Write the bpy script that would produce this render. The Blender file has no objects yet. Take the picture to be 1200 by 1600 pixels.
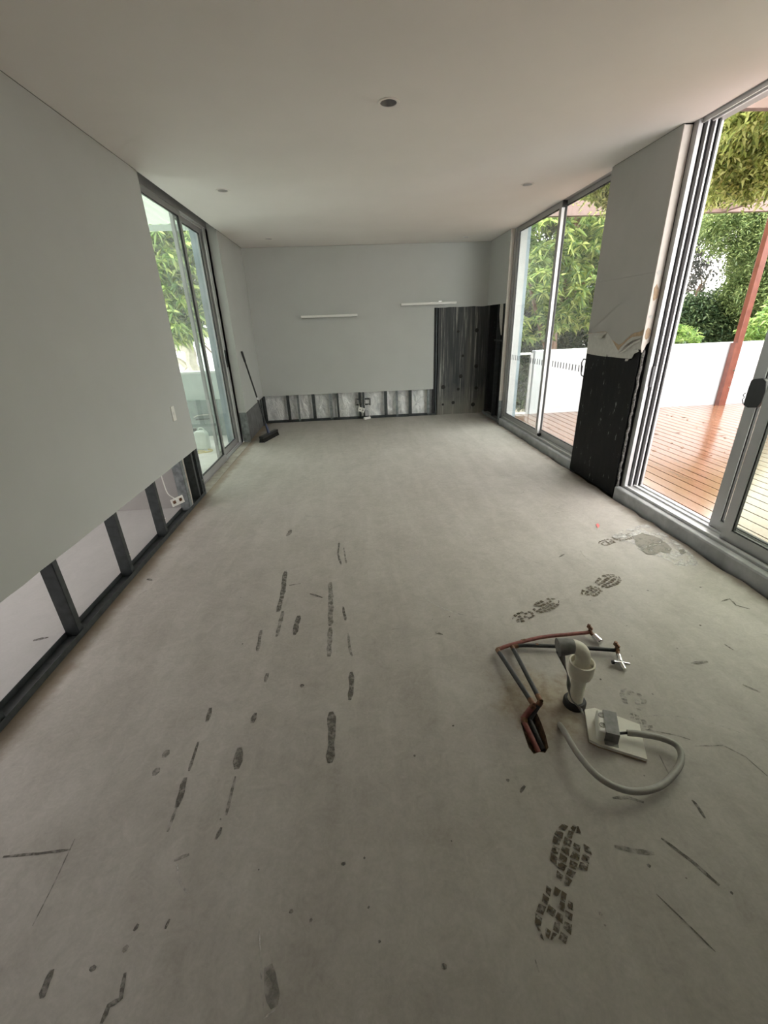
import bpy, bmesh, math, random
import numpy as np
from mathutils import Vector, Matrix

# ------------------------------------------------------------------ camera, sky, exposure
SC = bpy.context.scene
COL = SC.collection
F_PX, PITCH, YAW, ROLL = 660.14, 0.41359, -0.05988, -0.03832
CAM = Vector((1.579, 0.0, 1.519))
_fw = Vector((-math.sin(YAW)*math.cos(PITCH), math.cos(YAW)*math.cos(PITCH), -math.sin(PITCH)))
_r0 = Vector((math.cos(YAW), math.sin(YAW), 0)); _u0 = _r0.cross(_fw)
_rt = _r0*math.cos(ROLL) + _u0*math.sin(ROLL); _up = -_r0*math.sin(ROLL) + _u0*math.cos(ROLL)
cam_d = bpy.data.cameras.new('camera'); cam = bpy.data.objects.new('camera', cam_d); COL.objects.link(cam)
cam_d.sensor_fit = 'VERTICAL'; cam_d.sensor_height = 32.0; cam_d.lens = F_PX*32.0/1600.0
cam_d.clip_start = 0.02; cam_d.clip_end = 200
m = Matrix((_rt, _up, -_fw)).transposed().to_4x4(); m.translation = CAM
cam.matrix_world = m
SC.camera = cam

world = bpy.data.worlds.new('overcast_sky'); SC.world = world; world.use_nodes = True
bg = world.node_tree.nodes['Background']
bg.inputs['Color'].default_value = (1.0, 0.963, 0.950, 1); bg.inputs['Strength'].default_value = 1.0
SC.view_settings.view_transform = 'Standard'; SC.view_settings.look = 'None'
SC.view_settings.exposure = 3.25; SC.view_settings.gamma = 1.0
SC.view_settings.use_curve_mapping = False
try:
    SC.cycles.max_bounces = 14; SC.cycles.diffuse_bounces = 8; SC.cycles.transparent_max_bounces = 24
    SC.cycles.use_denoising = True
except Exception: pass

def ray(px, py): return _rt*((px-600)/F_PX) + _up*((800-py)/F_PX) + _fw
def onp(px, py, ax, v):                      # pixel -> point on the plane axis=v
    d = ray(px, py); t = (v-CAM[ax])/d[ax]; return CAM + d*t
def fl(px, py, z=0.0): return onp(px, py, 2, z)
W, D, H = 3.911, 7.708, 2.70
rnd = random.Random(7)

# ------------------------------------------------------------------ materials
MATS = {}
class NT:
    def __init__(s, name):
        s.m = bpy.data.materials.new(name); s.m.use_nodes = True; s.t = s.m.node_tree
        s.b = s.t.nodes['Principled BSDF']; s.out = s.t.nodes['Material Output']; MATS[name] = s.m
    def n(s, typ, **kw):
        nd = s.t.nodes.new(typ)
        for k, v in kw.items():
            if k in nd.inputs.keys(): nd.inputs[k].default_value = v
            else: setattr(nd, k, v)
        return nd
    def l(s, a, b): s.t.links.new(a, b)
    def obj(s): return s.n('ShaderNodeTexCoord').outputs['Object']
    def mapped(s, scale=(1,1,1), loc=(0,0,0), rot=(0,0,0), world=False):
        mp = s.n('ShaderNodeMapping'); mp.inputs['Scale'].default_value = scale; mp.inputs['Location'].default_value = loc
        mp.inputs['Rotation'].default_value = rot
        s.l(s.n('ShaderNodeNewGeometry').outputs['Position'] if world else s.obj(), mp.inputs['Vector']); return mp.outputs['Vector']
    def noise(s, scale, detail=4, rough=.55, vec=None, dist=0):
        nd = s.n('ShaderNodeTexNoise'); nd.inputs['Scale'].default_value = scale; nd.inputs['Detail'].default_value = detail
        nd.inputs['Roughness'].default_value = rough; nd.inputs['Distortion'].default_value = dist
        s.l(vec if vec is not None else s.obj(), nd.inputs['Vector']); return nd.outputs['Fac']
    def ramp(s, fac, stops):
        r = s.n('ShaderNodeValToRGB'); e = r.color_ramp.elements
        while len(e) < len(stops): e.new(.5)
        for i, (p, c) in enumerate(stops):
            e[i].position = p; e[i].color = (c, c, c, 1) if isinstance(c, (int, float)) else (*c, 1)
        s.l(fac, r.inputs['Fac']); return r.outputs['Color']
    def mix(s, fac, a, b, blend='MIX'):
        x = s.n('ShaderNodeMix', data_type='RGBA', blend_type=blend)
        for v, k in ((fac, 0), (a, 6), (b, 7)):
            if hasattr(v, 'default_value') or hasattr(v, 'is_linked'): s.l(v, x.inputs[k])
            else: x.inputs[k].default_value = v if k == 0 else (*v, 1)
        return x.outputs[2]
    def math(s, op, a, b=0.0, clamp=False):
        x = s.n('ShaderNodeMath', operation=op, use_clamp=clamp)
        for v, k in ((a, 0), (b, 1)):
            if isinstance(v, (int, float)): x.inputs[k].default_value = v
            else: s.l(v, x.inputs[k])
        return x.outputs[0]
    def bump(s, fac, strength=.2, dist=.01):
        b = s.n('ShaderNodeBump'); b.inputs['Strength'].default_value = strength; b.inputs['Distance'].default_value = dist
        s.l(fac, b.inputs['Height']); s.l(b.outputs['Normal'], s.b.inputs['Normal'])
    def col(s, c):
        if isinstance(c, tuple): s.b.inputs['Base Color'].default_value = (*c, 1)
        else: s.l(c, s.b.inputs['Base Color'])
    def set(s, rough=.5, metal=0.0, spec=.5):
        s.b.inputs['Roughness'].default_value = rough; s.b.inputs['Metallic'].default_value = metal
        s.b.inputs['Specular IOR Level'].default_value = spec
    def alpha(s, a): s.l(a, s.b.inputs['Alpha'])

def simple(name, c, rough=.5, metal=0.0, var=.12, scale=12, spec=.5, bump=0):
    t = NT(name); f = t.noise(scale)
    lo = tuple(x*(1-var) for x in c); hi = tuple(min(1, x*(1+var)) for x in c)
    t.col(t.ramp(f, [(.3, lo), (.7, hi)])); t.set(rough, metal, spec)
    if bump: t.bump(f, bump, .004)
    return t.m

simple('wall_paint', (.525, .535, .525), .55, var=.02, scale=3)
simple('column_grey', (.40, .385, .365), .65, var=.03, scale=5)  # column sheets: darker, warmer grey than wall_paint
simple('warm_paint', (.62, .57, .52), .6, var=.05, scale=6)
simple('ceiling_paint', (.84, .81, .785), .7, var=.02, scale=2)
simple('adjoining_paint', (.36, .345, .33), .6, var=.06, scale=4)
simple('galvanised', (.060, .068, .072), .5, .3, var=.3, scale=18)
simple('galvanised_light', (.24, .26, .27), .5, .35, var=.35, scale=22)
simple('aluminium', (.40, .40, .405), .42, .35, var=.05, scale=8)
simple('aluminium_pale', (.66, .66, .67), .35, .3, var=.04, scale=8)
simple('black_rubber', (.018, .018, .02), .5, var=.2)
simple('black_plastic', (.012, .012, .014), .35, var=.2)
simple('white_plastic', (.88, .87, .84), .4, var=.03)
simple('shelf_white', (.86, .85, .83), .4, var=.02)
simple('pvc_cream', (.74, .70, .61), .38, var=.06, scale=30)
simple('duct_tape', (.20, .20, .195), .45, var=.25, scale=40, bump=.3)
simple('conduit_grey', (.34, .33, .305), .5, var=.1, scale=40)
simple('copper', (.20, .105, .065), .5, .6, var=.45, scale=60)
simple('red_lagging', (.26, .085, .075), .55, var=.3, scale=50)
simple('black_lagging', (.03, .032, .035), .5, var=.35, scale=50)
simple('chrome', (.78, .78, .78), .12, 1.0, var=.03)
simple('board_paper', (.80, .78, .72), .75, var=.06, scale=20)
simple('kraft_paper', (.40, .29, .19), .8, var=.2, scale=40)
simple('torn_paper', (.52, .505, .475), .75, var=.08, scale=25)
simple('foam_sealant', (.17, .165, .16), .8, var=.9, scale=70, bump=.8)
simple('earth', (.055, .036, .024), .9, var=.5, scale=50, bump=.8)
simple('pit_earth', (.15, .095, .058), .9, var=.5, scale=60, bump=.8)
simple('broom_blue', (.03, .04, .09), .4, var=.2)
simple('bristle', (.012, .012, .012), .8, var=.4, scale=80)
simple('hob_grey', (.40, .405, .42), .5, var=.22, scale=7)
simple('garden_wall_render', (.58, .61, .645), .8, var=.05, scale=5, bump=.15)
simple('pergola_paint', (.19, .13, .115), .55, var=.12, scale=6)
simple('post_paint', (.17, .06, .042), .3, var=.18, scale=8)
simple('bark_pale', (.50, .45, .38), .9, var=.25, scale=10, bump=.5)
simple('bark_brown', (.22, .14, .10), .9, var=.3, scale=10, bump=.5)
simple('weatherboard', (.86, .86, .85), .6, var=.03)
simple('court_wall', (.62, .68, .65), .75, var=.05, scale=4)
simple('court_plinth', (.30, .35, .34), .7, var=.15, scale=6)
simple('blue_cladding', (.22, .29, .34), .35, var=.3, scale=3)
simple('court_paving', (.58, .57, .54), .7, var=.12, scale=5)
simple('can_plastic', (.72, .78, .74), .4, var=.06)
simple('hose_yellow', (.62, .50, .20), .5, var=.1)
simple('soil', (.13, .11, .075), .95, var=.4, scale=3)
simple('timber_strip', (.33, .30, .26), .7, var=.2, scale=14)
simple('tie_dark', (.028, .027, .025), .9, var=.3)
simple('track_grey', (.50, .50, .51), .4, .3, var=.05)
simple('dark_recess', (.03, .032, .035), .9, var=.2)

def concrete_floor(name, stains=True):
    t = NT(name); p = t.mapped(world=True)
    big = t.noise(.9, 5, .6, p, .6); mid = t.noise(4.0, 6, .65, p, .8); fine = t.noise(90, 3, .6, p)
    grit = t.noise(15, 8, .72, p, 1.5); streak = t.noise(5, 5, .6, t.mapped((1.0, .22, 1), rot=(0, 0, .5), world=True), 1.2)
    c = t.ramp(big, [(.32, (.37, .342, .312)), (.5, (.47, .445, .418)), (.68, (.56, .543, .522))])
    c = t.mix(.7, c, t.ramp(mid, [(.30, (.32, .305, .277)), (.52, (.46, .45, .42)), (.74, (.58, .575, .555))]))
    c = t.mix(.35, c, t.ramp(streak, [(.35, (.34, .325, .30)), (.65, (.56, .553, .53))]))
    c = t.mix(.28, c, t.ramp(grit, [(.32, (.31, .29, .265)), (.5, (.46, .44, .412)), (.68, (.62, .60, .575))]))
    c = t.mix(.10, c, t.ramp(fine, [(.3, .2), (.7, .62)]))
    if stains:
        sx = t.n('ShaderNodeSeparateXYZ'); t.l(p, sx.inputs[0])
        wob = t.math('MULTIPLY', t.math('SUBTRACT', t.noise(7, 4, .6, p), .5), .16)
        xl = t.math('ADD', sx.outputs[0], wob)
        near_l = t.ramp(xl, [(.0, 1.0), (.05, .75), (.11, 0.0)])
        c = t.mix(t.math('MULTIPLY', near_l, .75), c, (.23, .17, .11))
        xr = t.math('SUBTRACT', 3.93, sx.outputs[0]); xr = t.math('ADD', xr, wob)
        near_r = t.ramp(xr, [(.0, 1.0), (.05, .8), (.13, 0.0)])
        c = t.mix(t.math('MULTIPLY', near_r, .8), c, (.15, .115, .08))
        # tan staining around the pipe pit
        d = t.n('ShaderNodeVectorMath', operation='DISTANCE'); t.l(p, d.inputs[0]); d.inputs[1].default_value = (2.31, 1.30, 0)
        dd = t.math('ADD', d.outputs['Value'], t.math('MULTIPLY', t.math('SUBTRACT', t.noise(11, 4, .6, p), .5), .30))
        ring = t.ramp(dd, [(.02, 1.0), (.13, .75), (.22, 0.0)])
        c = t.mix(t.math('MULTIPLY', ring, .8), c, t.ramp(t.noise(22, 4, .6, p), [(.35, (.25, .19, .12)), (.6, (.42, .36, .26))]))
    else: c = t.mix(.6, c, (.44, .46, .47))
    c = t.mix(1.0, c, (.95, .918, .90), 'MULTIPLY')
    t.col(c); t.l(t.ramp(mid, [(.3, .52), (.7, .72)]), t.b.inputs['Roughness']); t.b.inputs['Specular IOR Level'].default_value = .35
    t.bump(t.math('ADD', t.math('MULTIPLY', mid, 1.0), t.math('MULTIPLY', fine, .25)), .22, .006)
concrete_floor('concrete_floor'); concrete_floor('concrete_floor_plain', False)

def mk_concrete_panel():
    t = NT('concrete_panel'); v = t.mapped((16, 1, .55), world=True); s1 = t.noise(1.6, 5, .7, v)
    v2 = t.mapped((5, 1, .35), world=True); s2 = t.noise(1.3, 3, .6, v2)
    c = t.ramp(s1, [(.35, (.035, .038, .042)), (.52, (.055, .058, .062)), (.60, (.13, .13, .125)), (.68, (.40, .395, .37))])
    c = t.mix(t.ramp(s2, [(.55, 0.0), (.75, .55)]), c, (.20, .19, .165))
    sx = t.n('ShaderNodeSeparateXYZ'); t.l(t.mapped(world=True), sx.inputs[0])
    z = t.math('ADD', sx.outputs[2], t.math('MULTIPLY', t.math('SUBTRACT', t.noise(4, 4, .6), .5), .5))
    low = t.ramp(z, [(.0, 1.0), (.5, 0.0)])
    c = t.mix(t.math('MULTIPLY', low, .7), c, (.25, .235, .20))
    t.col(c); t.set(.7); t.bump(s1, .3, .004)
mk_concrete_panel()
def mk_membrane():
    t = NT('black_membrane'); n1 = t.noise(9, 5, .7, t.mapped((1, 1.6, .6), world=True)); n2 = t.noise(22, 3, .6, t.mapped((1, 1.5, .5), loc=(3, 1, 2), world=True))
    sp = t.math('MULTIPLY', t.ramp(n1, [(.55, 0.0), (.64, 1.0)]), t.ramp(n2, [(.58, 0.0), (.68, .8)]))
    c = t.mix(t.ramp(n1, [(.4, 0.0), (.75, .5)]), (.006, .006, .007), (.018, .018, .02))
    t.col(t.mix(sp, c, (.42, .43, .43))); t.set(.6, spec=.18); t.bump(n1, .3, .004)
mk_membrane()
def mk_foil():
    t = NT('foil'); n1 = t.noise(9, 5, .65, t.mapped((1, 1, .7), world=True), 1.0)
    t.col(t.ramp(n1, [(.3, (.66, .67, .69)), (.6, (.96, .96, .97))])); t.set(.4, .15); t.bump(n1, .9, .03)
mk_foil()
def mk_deck():
    t = NT('wet_decking'); g = t.n('ShaderNodeNewGeometry'); oi = t.n('ShaderNodeObjectInfo')
    v = t.mapped((9, .9, 1), world=True); n1 = t.noise(2.2, 5, .6, v); n2 = t.noise(1.1, 4, .6, t.mapped(world=True)); n3 = t.noise(26, 4, .6, v)
    c = t.ramp(n1, [(.3, (.14, .066, .036)), (.7, (.23, .117, .068))])
    c = t.mix(t.math('MULTIPLY', oi.outputs['Random'], .5), c, (.28, .16, .105))
    c = t.mix(.25, c, t.ramp(n3, [(.3, (.16, .075, .04)), (.7, (.36, .21, .14))]))
    t.col(c); t.l(t.ramp(n2, [(.35, .06), (.65, .18)]), t.b.inputs['Roughness'])
    t.b.inputs['Specular IOR Level'].default_value = .7; t.bump(n3, .12, .003)
mk_deck()
def mk_glass(name, tint, haze, refl=1.45):
    t = NT(name); t.t.nodes.remove(t.b)
    tr = t.n('ShaderNodeBsdfTransparent'); tr.inputs[0].default_value = (*tint, 1)
    gl = t.n('ShaderNodeBsdfGlossy'); gl.inputs['Roughness'].default_value = .02
    df = t.n('ShaderNodeBsdfTranslucent'); df.inputs[0].default_value = (.8, .85, .83, 1)
    m0 = t.n('ShaderNodeMixShader'); hz = t.ramp(t.noise(2.5, 4, .6, t.mapped(world=True)), [(.35, haze*.6), (.7, haze*1.3)])
    t.l(hz, m0.inputs[0]); t.l(tr.outputs[0], m0.inputs[1]); t.l(df.outputs[0], m0.inputs[2])
    fr = t.n('ShaderNodeFresnel'); gm = t.n('ShaderNodeNewGeometry')     # same reflectance from both sides of the pane
    t.l(t.math('ADD', t.math('MULTIPLY', gm.outputs['Backfacing'], 1/refl-refl), refl), fr.inputs['IOR'])
    m1 = t.n('ShaderNodeMixShader'); t.l(fr.outputs[0], m1.inputs[0]); t.l(m0.outputs[0], m1.inputs[1]); t.l(gl.outputs[0], m1.inputs[2])
    t.l(m1.outputs[0], t.out.inputs['Surface'])
mk_glass('clear_glass', (.90, .93, .91), .03); mk_glass('door_glass', (.70, .74, .67), .012); mk_glass('green_glass', (.80, .88, .84), .07); mk_glass('hazy_glass', (.76, .85, .80), .13)
def mk_poly():
    t = NT('roof_sheet'); t.t.nodes.remove(t.b)
    a = t.n('ShaderNodeBsdfTranslucent'); a.inputs[0].default_value = (.20, .23, .19, 1)
    b = t.n('ShaderNodeBsdfDiffuse'); b.inputs[0].default_value = (.62, .70, .60, 1)
    m = t.n('ShaderNodeMixShader'); m.inputs[0].default_value = .35
    t.l(a.outputs[0], m.inputs[1]); t.l(b.outputs[0], m.inputs[2]); t.l(m.outputs[0], t.out.inputs['Surface'])
mk_poly()
def mk_leaf(name, c0, c1, c2, trans=.4):
    t = NT(name); t.t.nodes.remove(t.b); g = t.n('ShaderNodeNewGeometry')
    c = t.ramp(g.outputs['Random Per Island'], [(.0, c0), (.5, c1), (1.0, c2)])
    p = t.n('ShaderNodeBsdfPrincipled'); t.l(c, p.inputs['Base Color']); p.inputs['Roughness'].default_value = .45
    tl = t.n('ShaderNodeBsdfTranslucent'); t.l(c, tl.inputs[0])
    mx = t.n('ShaderNodeMixShader'); mx.inputs[0].default_value = trans
    t.l(p.outputs[0], mx.inputs[1]); t.l(tl.outputs[0], mx.inputs[2]); t.l(mx.outputs[0], t.out.inputs['Surface'])
mk_leaf('leaf_mango', (.08, .16, .06), (.30, .43, .13), (.68, .74, .27), .55)
mk_leaf('leaf_fern', (.08, .13, .05), (.19, .27, .10), (.36, .43, .17), .45)
mk_leaf('leaf_dark', (.03, .06, .03), (.07, .12, .05), (.14, .19, .08), .3)
mk_leaf('leaf_gum', (.10, .11, .10), (.17, .18, .17), (.26, .24, .22), .2)
mk_leaf('leaf_vine', (.10, .15, .04), (.36, .43, .12), (.74, .76, .34), .55)
mk_leaf('leaf_bush', (.12, .22, .06), (.25, .40, .10), (.42, .52, .18), .45)
def mk_mark(name, c, lo, hi, scale=70, rough=.85, a0=0.0, a1=1.0):
    t = NT(name); n = t.noise(scale, 4, .65, t.mapped(world=True)); t.col(c); t.set(rough, spec=.2)
    t.alpha(t.ramp(n, [(lo, a0), (hi, a1)]))
mk_mark('mark_dark', (.15, .14, .125), .36, .62, 45, a0=.25, a1=.92); mk_mark('mark_soft', (.22, .21, .19), .36, .66, 40, a0=.12, a1=.8)
mk_mark('mark_brown', (.115, .092, .066), .34, .56, 80); mk_mark('mark_white', (.66, .655, .64), .42, .72, 16); mk_mark('mark_damp', (.27, .255, .225), .30, .52, 14)
mk_mark('mark_pink', (.75, .22, .22), .2, .35, 60)
mk_mark('mark_pale', (.62, .61, .585), .38, .7, 40, a0=.0, a1=.55)
mk_mark('mark_faint', (.30, .28, .255), .35, .7, 9, a0=.0, a1=.5)

# ------------------------------------------------------------------ mesh helpers
class MB:
    def __init__(s): s.v = []; s.f = []
    def add(s, vs, fs):
        o = len(s.v); s.v += [tuple(v) for v in vs]; s.f += [tuple(i+o for i in f) for f in fs]; return s
    def box(s, x0, x1, y0, y1, z0, z1):
        return s.add([(x, y, z) for z in (z0, z1) for y in (y0, y1) for x in (x0, x1)],
                     [(0,2,3,1), (4,5,7,6), (0,1,5,4), (2,6,7,3), (0,4,6,2), (1,3,7,5)])
    def obox(s, c, ax, ay, az):       # oriented box, half vectors
        c = Vector(c); ax = Vector(ax); ay = Vector(ay); az = Vector(az)
        return s.add([c+ax*i+ay*j+az*k for k in (-1, 1) for j in (-1, 1) for i in (-1, 1)],
                     [(0,2,3,1), (4,5,7,6), (0,1,5,4), (2,6,7,3), (0,4,6,2), (1,3,7,5)])
    def prism(s, poly, axis, a, b):   # polygon in the other two axes (cyclic order), extruded along axis
        n = len(poly)
        def P(u, w, t): return {0: (t, u, w), 1: (u, t, w), 2: (u, w, t)}[axis]
        return s.add([P(u, w, a) for u, w in poly] + [P(u, w, b) for u, w in poly],
                     [tuple(range(n))[::-1], tuple(range(n, 2*n))] + [(i, (i+1) % n, n+(i+1) % n, n+i) for i in range(n)])
    def tube(s, pts, r, seg=10, cap=True):
        pts = [Vector(p) for p in pts]; n = len(pts); rs = r if isinstance(r, (list, tuple)) else [r]*n
        vs = []; prev = None
        for i, p in enumerate(pts):
            d = (pts[min(i+1, n-1)] - pts[max(i-1, 0)]).normalized()
            if prev is None:
                prev = d.orthogonal().normalized()
            u = (prev - d*prev.dot(d)).normalized(); prev = u; w = d.cross(u)
            vs += [p + (u*math.cos(a)+w*math.sin(a))*rs[i] for a in [2*math.pi*k/seg for k in range(seg)]]
        fs = [(i*seg+k, i*seg+(k+1) % seg, (i+1)*seg+(k+1) % seg, (i+1)*seg+k) for i in range(n-1) for k in range(seg)]
        if cap: fs += [tuple(range(seg))[::-1], tuple(range((n-1)*seg, n*seg))]
        return s.add(vs, fs)
    def lathe(s, prof, c, axis=(0, 0, 1), seg=20, cap=False):   # prof: (radius, height) along axis
        a = Vector(axis).normalized(); u = a.orthogonal().normalized(); w = a.cross(u); c = Vector(c); vs = []
        for r, h in prof:
            vs += [c + a*h + (u*math.cos(t)+w*math.sin(t))*r for t in [2*math.pi*k/seg for k in range(seg)]]
        n = len(prof); fs = [(i*seg+k, i*seg+(k+1) % seg, (i+1)*seg+(k+1) % seg, (i+1)*seg+k) for i in range(n-1) for k in range(seg)]
        if cap: fs += [tuple(range(seg))[::-1], tuple(range((n-1)*seg, n*seg))]
        return s.add(vs, fs)
    def build(s, name, mat, parent=None, smooth=False, bevel=0.0):
        me = bpy.data.meshes.new(name); me.from_pydata(s.v, [], s.f); me.update()
        bm = bmesh.new(); bm.from_mesh(me); bmesh.ops.recalc_face_normals(bm, faces=bm.faces[:]); bm.to_mesh(me); bm.free()
        me.materials.append(MATS[mat])
        if smooth:
            me.polygons.foreach_set('use_smooth', [True]*len(me.polygons))
            try: me.set_sharp_from_angle(angle=math.radians(42))
            except Exception: pass
        o = bpy.data.objects.new(name, me); COL.objects.link(o)
        if parent is not None:
            o.parent = parent; o.matrix_parent_inverse = PINV.get(parent.name, Matrix())
        if bevel:
            b = o.modifiers.new('bevel', 'BEVEL'); b.width = bevel; b.segments = 2; b.limit_method = 'ANGLE'
        return o
PINV = {}
def tag(o, label=None, cat=None, group=None, kind=None):
    if label: o['label'] = label
    if cat: o['category'] = cat
    if group: o['group'] = group
    if kind: o['kind'] = kind
    return o
def thing(name, label, cat, loc=(0, 0, 0), group=None, kind=None):
    o = bpy.data.objects.new(name, None); COL.objects.link(o); o.location = loc; o.empty_display_size = .1
    PINV[o.name] = Matrix.Translation(Vector(loc)).inverted()
    return tag(o, label, cat, group, kind)
def struct(name, label, cat, loc=(0, 0, 0)): return thing(name, label, cat, loc, kind='structure')
def shared(src, parent, name=None, loc=(0, 0, 0)):      # a copy of a part that shares its mesh
    o = src.copy(); COL.objects.link(o); o.parent = parent; o.matrix_parent_inverse = PINV.get(parent.name, Matrix()); o.location = loc
    return o
def filled(outer, holes, z):         # flat polygon with holes -> verts, faces
    bm = bmesh.new(); es = []
    for loop in [outer]+holes:
        vs = [bm.verts.new((x, y, z)) for x, y in loop]
        es += [bm.edges.new((vs[i], vs[(i+1) % len(vs)])) for i in range(len(vs))]
    bmesh.ops.triangle_fill(bm, use_beauty=True, use_dissolve=False, edges=es)
    bm.verts.index_update()
    out = [v.co[:] for v in bm.verts], [tuple(v.index for v in f.verts) for f in bm.faces]; bm.free(); return out
def circ(x, y, r, n=24): return [(x+r*math.cos(2*math.pi*k/n), y+r*math.sin(2*math.pi*k/n)) for k in range(n)]
def spline(pts, k=8):
    P = [Vector(p) for p in pts]; P = [P[0]*2-P[1]] + P + [P[-1]*2-P[-2]]; out = []
    for i in range(1, len(P)-2):
        for j in range(k):
            t = j/k; a, b, c, d = P[i-1:i+3]
            out.append(.5*((2*b) + (c-a)*t + (2*a-5*b+4*c-d)*t*t + (3*b-a-3*c+d)*t**3))
    return out + [P[-2]]

Y0 = -2.6
# ------------------------------------------------------------------ floor
pit = [fl(x, y).xy[:] for x, y in [(818,1113),(826,1108),(838,1112),(846,1130),(853,1150),(857,1168),(852,1176),(843,1175),(834,1178),(826,1168),(820,1150),(814,1130)]]
edge_r = [(3.90+rnd.uniform(-.02, .012), y) for y in np.arange(.5, 6.75, .12)]
outer = [(-.09, Y0), (3.92, Y0)] + edge_r + [(3.92, 6.8), (3.93, 7.74), (-.09, 7.74)]
floor = struct('floor', 'bare grey concrete floor slab with scuffs and boot prints', 'floor')
v, f = filled(outer, [pit], 0.0); MB().add(v, f).build('slab', 'concrete_floor', floor)
MB().box(-.09, 4.2, Y0, 7.8, -.20, -.06).build('sub_base', 'earth', floor)
b = MB(); n = len(pit); cx = sum(p[0] for p in pit)/n; cy = sum(p[1] for p in pit)/n
b.add([(x, y, 0) for x, y in pit] + [(cx+(x-cx)*.86, cy+(y-cy)*.86, -.055) for x, y in pit], [(i, (i+1) % n, n+(i+1) % n, n+i) for i in range(n)] + [tuple(range(n, 2*n))])
b.build('pit_lining', 'pit_earth', floor)
b = MB(); e = [(3.9, Y0)] ; pts = [(x, y) for x, y in edge_r]
b.add([(x, y, 0) for x, y in pts]+[(x, y, -.06) for x, y in pts], [(i, i+1, len(pts)+i+1, len(pts)+i) for i in range(len(pts)-1)]); b.build('broken_edge', 'earth', floor)

# marks on the slab (dust, scuffs, prints): thin films
MARKZ = [0.0006]
def mark(polys, mat, name):
    MARKZ[0] += .00002; z = MARKZ[0]; b = MB()
    for poly in polys: b.add([(x, y, z) for x, y in poly], [tuple(range(len(poly)))])
    return b.build(name, mat, floor)
def stroke(pts, w, mat='mark_dark', name='scuff_mark', jit=.25):   # polyline in pixels, width in pixels
    g = [fl(*p) for p in pts]; mid = pts[len(pts)//2]
    wm = (fl(mid[0]+w/2, mid[1]) - fl(mid[0]-w/2, mid[1])).length
    q = []
    for i in range(len(g)-1):
        k = max(2, int((g[i+1]-g[i]).length/.025))
        q += [g[i].lerp(g[i+1], j/k) for j in range(k)]
    q.append(g[-1]); L = []; R = []
    for i, p in enumerate(q):
        d = (q[min(i+1, len(q)-1)]-q[max(i-1, 0)]); d.z = 0; d.normalize(); nrm = Vector((-d.y, d.x, 0))
        taper = .55 if i in (0, len(q)-1) else 1
        L.append((p+nrm*wm/2*taper*(1+rnd.uniform(-jit, jit))).xy[:]); R.append((p-nrm*wm/2*taper*(1+rnd.uniform(-jit, jit))).xy[:])
    mark([[L[i], L[i+1], R[i+1], R[i]] for i in range(len(L)-1)], mat, name)
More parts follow.
